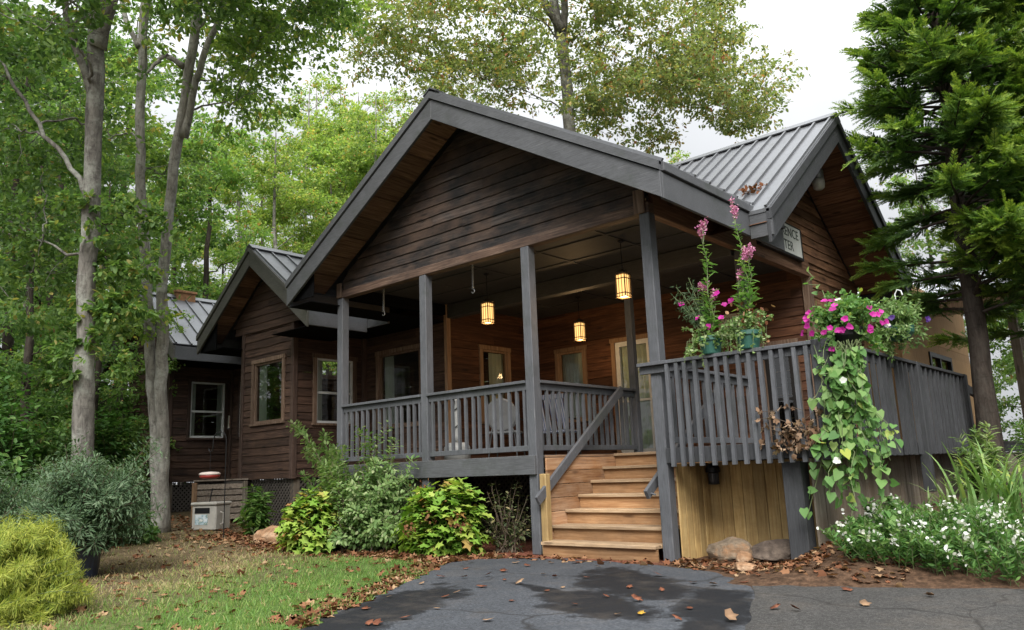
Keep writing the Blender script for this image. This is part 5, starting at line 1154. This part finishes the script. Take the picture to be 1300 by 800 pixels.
# house bed
x, y = -4.75, -.62
shrub('pale_green_shrub', 'large loose pale green shrub with long upright shoots in front of the porch', 'shrub', (x, y, 0), (1.45, .8, 1.30), 150, 95, .072, 'oval', lf_pale, 70, up=.8, pair=False, low=.15, scatter=.22, wander=.12, spikes=[(-7.15, -.2, 1.98), (-6.35, -.1, 1.75), (-6.7, .0, 1.3), (-5.8, -.3, 1.5), (-4.9, -.3, 1.62), (-4.4, -.3, 1.6), (-5.3, -.5, 1.5), (-3.9, -.35, 1.25), (-5.1, -.4, 1.75), (-4.6, -.2, 1.8), (-4.15, -.4, 1.55), (-5.6, -.5, 1.4), (-6.1, -.3, 1.35), (-6.6, -.35, 1.1), (-4.75, -.5, 1.7), (-3.75, -.5, 1.05), (-6.9, -.1, 1.5)], leafstart=.12)
shrub('oakleaf_hydrangea', 'yellow green hydrangea with large lobed leaves left of the pale shrub', 'shrub', (-5.35, -1.0, 0), (.75, .5, .88), 70, 44, .15, 'maple', lf_hyd, 71, up=.5, low=.15, bias=.55)
shrub('oakleaf_hydrangea', 'bright green hydrangea with large lobed leaves and dried brown heads right of the pale shrub', 'shrub', (-3.12, -.52, 0), (.75, .5, .92), 92, 46, .15, 'maple', lf_hyd, 72, up=.5, low=.12, bias=.48)
o = [c for c in S.objects if c.get('label', '').startswith('bright green hydrangea')][0]; r = np.random.RandomState(4)
for c in ((-3.42, -.62, .86), (-2.62, -.75, .42), (-2.95, -.9, .5), (-3.3, -.95, .35)): L = Leaves(); pp = np.array(c)+r.normal(0, 1, (26, 3))*.055; L.add(pp, rdir(26, r), rdir(26, r), .045, 'oval', r.uniform(.1, .7, 26), 1.5); L.build('dried_head', lf_dead, o)
shrub('sparse_shrub', 'thin dark shrub with few leaves under the porch deck beside the stairs', 'shrub', (-2.5, .05, 0), (.55, .4, .95), 42, 34, .06, 'oval', lf_dark, 73, up=.7, low=.25, scatter=.2)
shrub('broadleaf_perennial', 'upright bright green leafy plant beside the grey box', 'plant', (-8.0, -.35, G(-8, -.35)), (.3, .28, .82), 24, 75, .15, 'thin', lf_grn, 74, up=.6, low=.4, width=2.2, bias=.7, sm=stem_m)
shrub('pale_green_shrub', 'small pale shrub behind the mulch rocks at the wing corner', 'shrub', (-7.2, .15, G(-7.2, .2)), (.4, .3, .75), 30, 60, .07, 'oval', lf_pale, 75, up=.7, low=.3, sm=twig_m)
# right bed
def spikes_plant(lab, cat, name, base, rx, ry, n, seed):
    r = np.random.RandomState(seed); t = thing(name, lab, cat, base); L = Leaves(); Fw = Leaves(); mb = MB(); b0 = np.array(base)
    for i in range(n):
        u = r.uniform(-1, 1); v = r.uniform(-1, 1); gx_, gy_ = b0[0]+u*rx, b0[1]+v*ry; o = np.array([gx_, gy_, G(gx_, gy_)]); hh = r.uniform(.27, .5)*(1-.3*max(abs(u), abs(v)))
        e = o+np.array([r.normal(0, .1)+u*.12, r.normal(0, .08)+v*.1-.03, hh]); mb.tube([o, (o+e)/2+r.normal(0, .01, 3), e], [.004, .0035, .002], 4, cap=False)
        k = 34; w = r.uniform(.08, .9, k); q = o+np.outer(w, e-o); d = rdir(k, r); d[:, 2] = abs(d[:, 2])*.6+.2
        L.add(q, d, rdir(k, r, 1.2), .065*r.uniform(.7, 1.3, k), 'thin', np.clip(r.normal(.3+.35*w, .18), 0, 1), 1.6)
        if r.rand() < .27:
            kk = r.randint(4, 12); w = r.uniform(.72, 1.05, kk); q = o+np.outer(w, e-o)+r.normal(0, .014, (kk, 3)); Fw.add(q, rdir(kk, r, .2), rdir(kk, r, .5), .03, 'oval', r.rand(kk), 2.2)
    mb.build('stems', stem_m, t); L.build('foliage', lf_grn, t); Fw.build('blossoms', pet_wht, t)
x, y = 3.0, .12; spikes_plant('spreading bed of small white flower spikes over fine green leaves by the road', 'flowers', 'white_angelonia', (x, y, G(x, y)), .95, .6, 400, 81)
def blades(name, lab, cat, base, n, ln, seed, spread=.25, m=lf_grn, wd=.03):
    r = np.random.RandomState(seed); t = thing(name, lab, cat, base); V = []; F = []; rv = []; b0 = np.array(base)
    for i in range(n):
        a = r.uniform(0, 6.283); le = ln*r.uniform(.55, 1.1); o = b0+np.array([r.normal(0, spread), r.normal(0, spread), 0]); o[2] = G(o[0], o[1]); dr = np.array([math.cos(a), math.sin(a), 0]); sd_ = np.array([-dr[1], dr[0], 0]); k = 8; out = r.uniform(.3, .75)
        for j in range(k):
            w = j/(k-1); c = o+dr*le*out*w**1.6+np.array([0, 0, le*(1.05*w-.75*out*w**2.6)]); ww = wd*(1-w**2)*.5+.001; V += [c+sd_*ww, c-sd_*ww]
            if j: b2 = len(V)-4; F.append((b2, b2+1, b2+3, b2+2)); rv.append(np.clip(r.normal(.55, .1)+.3*w, 0, 1))
    mesh_np('foliage', np.array(V), np.array(F), rv, m, t); return t
blades('daylily', 'clump of long arching strap leaves behind the white flowers', 'plant', (2.95, 1.45, G(2.95, 1.45)), 70, 1.05, 82, .16, lf_vine, .035)
blades('daylily', 'second clump of long strap leaves at the right edge of the photo', 'plant', (3.7, 1.35, G(3.7, 1.35)), 60, 1.15, 83, .16, lf_grn, .038)
blades('daylily', 'thin yellowing strap leaves close to the boards under the charcoal railing', 'plant', (2.45, 1.55, G(2.45, 1.55)), 26, .7, 84, .12, lf_pale, .022)
for (x, y, h, sd_, lb) in ((3.55, 2.75, 1.35, 85, 'tall feathery green weed at the right edge before the conifer'), (3.15, 3.3, 1.15, 86, 'feathery green weed left of the tallest weed by the conifer trunk'), (2.55, 2.6, .95, 87, 'thin weed with pale tips against the charcoal railing'), (3.95, 3.0, 1.5, 88, 'tall green weed cut by the right edge of the photo')):
    shrub('tall_weed', lb, 'plant', (x, y, G(x, y)), (.38, .35, h), 26, 105, .10, 'thin', lf_grn if sd_ != 87 else lf_pale, sd_, up=.9, low=.4, width=1.4, droop=.15, sm=stem_m, leafstart=.2, scatter=.12, bias=.6)
shrub('ivy_patch', 'dark green ivy leaves at the foot of the weathered boards', 'ivy', (2.12, .55, G(2.12, .55)), (.34, .3, .34), 30, 60, .085, 'heart', lf_grn, 89, low=.05, bias=.2)
shrub('ivy_patch', 'small light green leafy tuft at the edge of the bare soil', 'plant', (2.1, -.2, G(2.1, -.2)), (.14, .12, .12), 9, 60, .07, 'heart', lf_vine, 90, low=.1, bias=.5)
# planters on the front rail of the side deck
potg = plain('green_plastic', (0.022, 0.085, 0.065), .45, vary=.15)
def planter(x, y, lab, stems_, seed, extra):
    r = np.random.RandomState(seed); z0 = RT+.021; t = thing('flower_planter', lab, 'planter', (x, y, z0), 'green planters on the railing')
    p = MB(); p.lathe((x, y, z0), [(.095, 0), (.10, .01), (.125, .145), (.14, .145), (.14, .19), (.125, .19), (.12, .16)], 20); p.build('planter_pot', potg, t)
    p = MB(); p.lathe((x, y, z0+.15), [(.118, 0), (.118, .012)], 16); p.build('soil', soil, t)
    mb = MB(); L = Leaves(); Fls = []; Tr = Leaves(); Mg = Leaves()
    for (dx, dy, h) in stems_:
        o = np.array([x+dx*.3, y+dy*.3, z0+.15]); e = np.array([x+dx, y+dy, z0+h]); pts = bez(o, e, 8, 0, .02, r); mb.tube(pts, list(np.linspace(.009, .004, 8)), 6, cap=False)
        k = int(62*h); w = np.linspace(.12, .88, k); q = np.stack([np.interp(w, np.linspace(0, 1, 8), pts[:, c]) for c in range(3)], 1); a = np.arange(k)*2.4; d = np.stack([np.cos(a), np.sin(a), .35+0*a], 1)+r.normal(0, .35, (k, 3))
        L.add(q, d, np.tile([0, 0, 1.0], (k, 1))+r.normal(0, .2, (k, 3)), (.15*(1-.55*w))*r.uniform(.45, 1.3, k), 'thin', np.clip(r.normal(.5+.2*w, .15), 0, 1), 1.9)
        for _ in range(3):
            tip = e+np.array([r.normal(0, .03), r.normal(0, .03), r.uniform(.0, .10)]); q0 = pts[-2]; mb.tube([q0, (q0+tip)/2, tip], .003, 4, cap=False)
            Fl = Leaves(); Fls.append(Fl); kk = 55; w = r.rand(kk)**.8; q = q0+np.outer(.45+.6*w, tip-q0)+r.normal(0, .010, (kk, 3)); Fl.add(q, rdir(kk, r, .7), rdir(kk, r), .028, 'oval', np.clip(r.normal(.5, .25, kk), 0, 1), 1.0)
    for _ in range(32):                                   # trailing stems around the rim
        a = r.uniform(0, 6.283); o = np.array([x+.1*math.cos(a), y+.1*math.sin(a), z0+.18]); e = o+np.array([.22*math.cos(a)*r.rand(), .2*math.sin(a)*r.rand(), r.uniform(-.33, .2)]); c = (o+e)/2+np.array([.06*math.cos(a), .06*math.sin(a), .1]); pts = np.array([o, c, e]); mb.tube(pts, .0025, 4, cap=False)
        k = 20; w = r.rand(k); q = o+(e-o)*w[:, None]+np.outer(w*(1-w)*2, c-(o+e)/2); Tr.add(q, rdir(k, r), rdir(k, r, .8), .042*r.uniform(.6, 1.3, k), 'oval', np.clip(r.normal(.6, .2, k), 0, 1), 1.2)
    pts = [np.array([x, y, z0])+np.array(e_) for e_ in extra]
    for q in pts: mb.tube([(x, y, z0+.16), ((x+q[0])/2, (y+q[1])/2, max(q[2], z0+.2)+.03), q], .003, 4, cap=False)
    if pts: blossoms(Mg, pts, .042, r, rdir(len(pts), r)*.5+np.array([.3, -.9, .2]))
    mb.build('stems', stem_m, t); L.build('foliage', lf_vine, t); [q_.build('flower_plume', pet_pnk, t) for q_ in Fls]; Tr.build('trailing_leaves', lf_pale, t)
    if pts: Mg.build('petunia', pet_mag, t)
    return t
t = planter(.735, -.09, 'left green planter on the deck rail, one tall pink plume and feathery side shoot', [(.03, 0, 1.42), (-.06, .03, .75), (.08, .0, .62)], 91, [(-.12, -.02, .42), (.20, .0, .52), (.16, -.02, .38), (-.33, .02, .62), (.02, -.04, .30), (.12, .0, .66)])
L = Leaves(); r = np.random.RandomState(92); mb = MB()
for i in range(12):
    o = np.array([.70, -.08, RT+.2]); e = np.array([.70-r.uniform(.1, .42), -.05+r.normal(0, .08), RT+r.uniform(.55, .95)]); mb.tube(bez(o, e, 6, .05, .01, r), .003, 4, cap=False); k = 60; w = r.uniform(.3, 1, k); L.add(o+np.outer(w, e-o)+r.normal(0, .02, (k, 3)), rdir(k, r, .3), rdir(k, r), .055, 'thin', np.clip(r.normal(.5, .2, k), 0, 1), 1.2)
mb.build('side_stems', stem_m, t); L.build('feathery_shoot', lf_blue, t)
planter(1.175, -.09, 'right green planter on the deck rail, several pink plumes and withered lower leaves', [(-.03, 0, 1.56), (.10, .02, 1.02), (.06, -.03, .98), (-.07, .03, .8)], 93, [(-.16, .0, .55)])
L = Leaves(); k = 70; o = [c for c in S.objects if c.get('label', '').startswith('right green planter')][0]; q = np.array([1.2, -.09, RT+.33])+r.normal(0, 1, (k, 3))*np.array([.1, .07, .09]); L.add(q, rdir(k, r, -.4), rdir(k, r), .06, 'oval', r.rand(k), 1.2); L.build('withered_leaves', lf_dead, o)
# hanging basket of petunias on the corner newel, with the vine trailing down from it
def basket(c, rad, lab, seed, m, fl, nfl, hang, white=0, purple=0, sil=False):
    r = np.random.RandomState(seed); c = np.array(c); t = thing('flower_basket', lab, 'flower basket', tuple(c)); L = Leaves(); B1 = Leaves(); B2 = Leaves(); mb = MB()
    p = MB(); p.lathe((c[0], c[1], c[2]-.12), [(.10, 0), (.17, .08), (.18, .16), (.17, .16)], 18); p.build('basket_pot', black_m if not sil else potg, t)
    n = 120
    for i in range(n):
        d = rdir(1, r, .35)[0]; e = c+d*np.array(rad)*r.uniform(.55, 1.05)+np.array([0, 0, .1 if d[2] > 0 else -.02]); o = c+np.array([d[0]*.08, d[1]*.08, .03]); pt = bez(o, e, 5, .12, .012, r); mb.tube(pt, .003, 4, cap=False)
        k = 26 if not sil else 40; w = r.uniform(.2, 1, k); q = np.stack([np.interp(w, np.linspace(0, 1, 5), pt[:, j]) for j in range(3)], 1)+r.normal(0, .012, (k, 3)); L.add(q, rdir(k, r), rdir(k, r, .6), .055*r.uniform(.6, 1.3, k), 'oval' if not sil else 'thin', np.clip(r.normal(.5, .22, k), 0, 1), 1.2 if not sil else 1.8)
    mb.build('stems', stem_m, t); L.build('foliage', m, t)
    for cnt, mm_, nm, sz in ((nfl, fl, 'blossoms', .036), (white, pet_wht, 'white_blossom', .045), (purple, pet_pur, 'purple_blossom', .04)):
        if not cnt: continue
        B = Leaves(); d = rdir(cnt, r); d[:, 1] = -abs(d[:, 1])*.9; d[:, 2] = d[:, 2]*.6+.12; q = c+unit(d)*np.array(rad)*r.uniform(.85, 1.05, (cnt, 1))+np.array([0, 0, .05]); blossoms(B, q, sz, r, d+np.array([.3, -.5, .2])); B.build(nm, mm_, t)
    if hang:
        p = MB(); p.tube([(c[0]+.02, c[1], c[2]), (c[0]+.02, c[1], c[2]+.42), (c[0]+.05, c[1], c[2]+.47), (c[0]+.09, c[1], c[2]+.45), (c[0]+.1, c[1], c[2]+.4)], .008, 6); p.build('hook', white_p, t)
    return t
basket((2.10, .08, RT+.08), (.42, .36, .32), 'mass of magenta petunias on the deck corner post', 94, lf_vine, pet_mag, 30, False, white=2)
basket((2.14, 1.75, RT+.28), (.34, .40, .32), 'pale silvery foliage plant with small white spikes behind the petunias', 95, lf_pale, pet_wht, 0, True, purple=3, sil=True)
r = np.random.RandomState(96); t = thing('morning_glory_vine', 'heart leaved green vine trailing down the deck corner below the petunias', 'vine', (2.02, -.15, 2.1)); L = Leaves(); mb = MB(); B = Leaves()
for i in range(40):
    o = np.array([2.13+r.normal(0, .11), -.14+r.normal(0, .05), 2.15]); e = np.array([2.13+r.normal(0, .17), -.14+r.normal(0, .13), r.uniform(.35, 1.75)]); pt = bez(o, e, 9, .02, .035, r); mb.tube(pt, .004, 4, cap=False)
    k = int(13*(o[2]-e[2]))+3; w = r.uniform(.1, 1, k); q = np.stack([np.interp(w, np.linspace(0, 1, 9), pt[:, j]) for j in range(3)], 1)+r.normal(0, .025, (k, 3)); d = np.stack([r.normal(.25, .45, k), r.normal(-.55, .3, k), r.normal(-.75, .3, k)], 1)
    nr = np.stack([r.normal(.35, .6, k), r.normal(-.75, .5, k), r.normal(.55, .5, k)], 1); L.add(q, d, nr, .088*r.uniform(.45, 1.3, k), 'heart', np.clip(r.normal(.5, .22, k), 0, 1))
pt = bez((1.98, 0, 2.5), (1.80, .1, 2.95), 8, .1, .03, r); mb.tube(pt, .005, 5, cap=False); L.add(pt[3:], rdir(5, r), rdir(5, r, 1), .06, 'heart', r.rand(5))
mb.build('stems', stem_m, t); L.build('foliage', lf_vine, t); blossoms(B, [(2.03, -.33, 1.02), (2.18, -.36, 1.75)], .038, r, np.array([[.3, -.9, .2]]*2)); B.build('white_blossom', pet_wht, t)
t = thing('dried_plant', 'brown withered vine hanging over the deck edge beside the corner post', 'plant', (1.6, -.2, 1.2)); L = Leaves(); mb = MB()
for i in range(22):
    o = np.array([1.72+r.normal(0, .12), -.17, 1.34+r.normal(0, .08)]); e = o+np.array([r.normal(-.12, .2), r.normal(-.03, .05), r.uniform(-.6 if i % 4 == 0 else -.3, .16)]); pt = bez(o, e, 6, .06, .02, r); mb.tube(pt, .003, 4, cap=False); k = 9; w = r.uniform(.2, 1, k); q = np.stack([np.interp(w, np.linspace(0, 1, 6), pt[:, j]) for j in range(3)], 1); L.add(q, rdir(k, r, -.5), rdir(k, r), .07*r.uniform(.5, 1.2, k), 'maple', r.rand(k))
mb.build('stems', twig_m, t); L.build('withered_leaves', leaf('dried_tan_leaves', [(0, (0.13, 0.075, 0.045)), (.5, (0.26, 0.165, 0.105)), (1, (0.42, 0.31, 0.22))], .2, .85, .1), t)

# ------------------------------------------------------------------ grass, leaf litter, fallen leaves
from mathutils.geometry import intersect_point_line
poly = np.array(drv); rpoly = np.array(rd)
def inside(P, poly):
    x, y = P[:, 0], P[:, 1]; c = np.zeros(len(P), bool); n = len(poly); j = n-1
    for i in range(n):
        a, b_ = poly[i], poly[j]; cond = ((a[1] > y) != (b_[1] > y)); xi = (b_[0]-a[0])*(y-a[1])/((b_[1]-a[1]) or 1e-9)+a[0]; c ^= cond & (x < xi); j = i
    return c
def dlawn(P): return (P[:, 0]+.3)*-.86+(P[:, 1]+4.55)*-.51
r = np.random.RandomState(120); N = 170000
P = np.stack([r.uniform(-9.5, 1.5, N), r.uniform(-9, -.55, N)], 1); d = dlawn(P)
dens = np.where(d < 1.8, 1.0, np.clip(1.0-(d-1.8)/3.2, .2, 1)); clump = np.sin(P[:, 0]*3.1+1.3*np.sin(P[:, 1]*2.3))*np.sin(P[:, 1]*2.7+np.sin(P[:, 0]*1.9))
keep = (~inside(P, poly)) & (d > -.06) & (d < 8) & (r.rand(N) < dens*(.6+.4*clump)) & ~((P[:, 1] > -1.25) & (P[:, 0] > -7)); P = P[keep]; d = d[keep]; n = len(P)
pos = np.stack([P[:, 0], P[:, 1], gz(P[:, 0], P[:, 1])-.004], 1); dr = rdir(n, r); dr[:, 2] = abs(dr[:, 2])+.8
L = Leaves(); L.add(pos, dr, rdir(n, r), r.uniform(.022, .06, n), 'needle', np.clip(r.normal(.35, .2, n)+np.clip((d-1.4)/3, 0, .5)+.12*clump[keep], 0, 1), 2.6)
TP = TPL
lf_grass = leaf('grass_blades', [(0, (0.065, 0.145, 0.029)), (.4, (0.123, 0.232, 0.046)), (.65, (0.203, 0.275, 0.072)), (.85, (0.319, 0.275, 0.123)), (1, (0.392, 0.304, 0.174))], .3)
tag(L.build('grass', lf_grass), 'short lawn grass fading to dry tan under the trees', 'grass', kind='stuff')
# litter over beds, lawn and forest edge
def litter(n, fn, seed, name, lab, size=.06):
    r = np.random.RandomState(seed); P = fn(r, n); n = len(P); pos = np.stack([P[:, 0], P[:, 1], gz(P[:, 0], P[:, 1])+r.uniform(.006, .02, n)], 1); dr = rdir(n, r, 0, .18); nr = rdir(n, r, 2.6)
    L = Leaves(); L.add(pos, dr, nr, size*r.uniform(.5, 1.3, n), 'maple', r.rand(n)); return tag(L.build(name, lf_dead), lab, 'leaf litter', kind='stuff')
def f1(r, n):
    P = np.concatenate([np.stack([r.uniform(-8.5, -1.7, n), r.normal(-.75, .32, n)], 1), np.stack([r.uniform(-12.5, -7, n//3), r.normal(-.3, .6, n//3)], 1), np.stack([r.uniform(-9, 0, n//3), r.uniform(-6, -.8, n//3)], 1)])
    t_ = r.rand(n//3)[:, None]; E = np.array([(-.3, -4.55), (-1.2, -2.95), (-1.95, -1.75), (-2.3, -1.1)]); k = r.randint(0, 3, n//3); Q = E[k]+(E[k+1]-E[k])*t_+np.stack([-np.abs(r.normal(0, .2, n//3)), r.normal(0, .1, n//3)], 1); P = np.concatenate([P, Q]); return P[~inside(P, poly)]
litter(2200, f1, 130, 'leaf_litter', 'brown fallen leaves strewn over the mulch and lawn left of the asphalt', .085)
def f2(r, n):
    P = np.concatenate([np.stack([r.uniform(.1, 1.7, n), r.normal(-.25, .28, n)], 1), np.stack([r.uniform(1.5, 2.6, n), r.uniform(-.9, .6, n)], 1)]); return P[(~inside(P, poly)) & (~inside(P, rpoly)) & (P[:, 1] < .75)]
litter(330, f2, 131, 'leaf_litter', 'reddish brown fallen leaves and bark around the rocks and bed right of the stairs', .075)
def f3(r, n): P = np.stack([r.uniform(-1.8, 0, n), -.36+np.abs(r.normal(0, .13, n))*r.choice([-1, 1], n)], 1); return P
litter(70, f3, 132, 'leaf_litter', 'brown fallen leaves gathered at the foot of the bottom stair', .085)
L = Leaves(); n = 40; P = np.stack([r.uniform(.25, .6, n), r.uniform(1.85, 2.05, n)], 1); P[:, 1] += np.clip(.35-P[:, 0], 0, 1)*.4
pos = np.stack([P[:, 0], P[:, 1]+.15, ZR-sm_*(4.5-P[:, 1]-.15)+.03+.03*r.rand(n)], 1); L.add(pos, rdir(n, r), rdir(n, r, 1), .08, 'oval', r.uniform(0, .4, n), 1.3)
tag(L.build('roof_leaves', lf_dead), 'reddish dead leaves caught in the roof valley above the porch eave', 'leaf litter', kind='stuff')
# mulch chips along the bed
def chips(n, fn, seed, m, lab):
    r = np.random.RandomState(seed); P = fn(r, n); n = len(P); pos = np.stack([P[:, 0], P[:, 1], gz(P[:, 0], P[:, 1])+.008], 1); L = Leaves(); L.add(pos, rdir(n, r, 0, .3), rdir(n, r, 1.5), r.uniform(.02, .07, n), 'needle', r.rand(n), .22); return tag(L.build('bark_mulch', m), lab, 'mulch', kind='stuff')
lf_mul = leaf('mulch_chips', [(0, (0.05, 0.018, 0.011)), (.5, (0.14, 0.05, 0.03)), (1, (0.27, 0.12, 0.075))], 0.0, .9, .1); lf_mul2 = leaf('soil_chips', [(0, (0.025, 0.015, 0.010)), (.5, (0.075, 0.045, 0.03)), (1, (0.18, 0.11, 0.07))], 0.0, .9, .1)
chips(15000, lambda r, n: (lambda P: P[~inside(P, poly)])(np.stack([r.uniform(-7.6, -1.6, n), r.normal(-.75, .38, n)], 1)), 140, lf_mul, 'reddish bark mulch in the bed before the porch')
chips(6000, lambda r, n: (lambda P: P[(~inside(P, poly)) & (~inside(P, rpoly))])(np.stack([r.uniform(.1, 4.2, n), r.uniform(-1.0, 1.2, n)], 1)), 141, lf_mul2, 'dark bark and soil crumbs in the bed at the right')
# single fallen leaves on the asphalt
lf1 = leaf('fallen_leaf_red', [(0, (0.11, 0.038, 0.02)), (1, (0.21, 0.08, 0.042))], .1, .75, .2); lf2 = leaf('fallen_leaf_tan', [(0, (0.20, 0.12, 0.07)), (1, (0.34, 0.22, 0.13))], .1, .75, .2); lf3 = leaf('fallen_leaf_yellow', [(0, (0.42, 0.24, 0.03)), (1, (0.5, 0.3, 0.05))], .1, .75, .2)
def fleaf(x, y, m, s, seed):
    r = np.random.RandomState(seed); T, Fc = TPL['maple']; a = r.uniform(0, 6.28); ca, sa = math.cos(a), math.sin(a)
    ti = r.normal(0, .32); V = np.array([(p[0]-.5, p[1]*1.05, .03+.35*p[1]**2*r.uniform(.1, 1)+.12*(p[0]-.5)**2*r.uniform(0, 2)+ti*p[1]+abs(ti)*.5) for p in T])*s; V = np.stack([x+V[:, 0]*ca-V[:, 1]*sa, y+V[:, 0]*sa+V[:, 1]*ca, .013+V[:, 2]], 1)
    o = mesh_np('fallen_leaf', V, Fc, r.rand(len(Fc)), m, None, (x, y, .01)); md = o.modifiers.new('thickness', 'SOLIDIFY'); md.thickness = .0008; return o
pxs = [(592, 724), (640, 727), (505, 738), (612, 747), (660, 743), (695, 752), (565, 760), (535, 743), (705, 735), (580, 755), (480, 795), (515, 788), (785, 783), (810, 765), (815, 782), (885, 700), (800, 748), (690, 731), (745, 735), (760, 722), (835, 733), (880, 742), (905, 745), (945, 742), (530, 729), (620, 733), (985, 776), (930, 790), (1010, 778), (1100, 771), (875, 775), (860, 790), (495, 760), (465, 775), (715, 748), (730, 770), (650, 765), (555, 775), (470, 795), (620, 790), (770, 760), (840, 752), (920, 722), (670, 720), (655, 716), (560, 735), (730, 716), (700, 716), (1075, 752), (1180, 760), (590, 735), (640, 738)]
for i, (a, b_) in enumerate(pxs):
    v = fw + r2*((a-650)/1002.87) - u2*((b_-400)/1002.87); k = -CAM.z/v.z; q = CAM+v*k
    y_ = (a, b_) in ((815, 782),); m = lf3 if y_ else (lf1 if i % 5 in (0, 1, 3) else lf2)
    o = fleaf(q.x, q.y, m, rs.uniform(.05, .095), 200+i)
    if y_: tag(o, 'single bright yellow fallen leaf on the dark damp asphalt', 'leaf', 'leaves lying on the asphalt')
    else: tag(o, 'curled red brown fallen leaf lying on the grey asphalt' if m is lf1 else 'small tan fallen leaf lying on the grey asphalt', 'leaf', 'leaves lying on the asphalt')
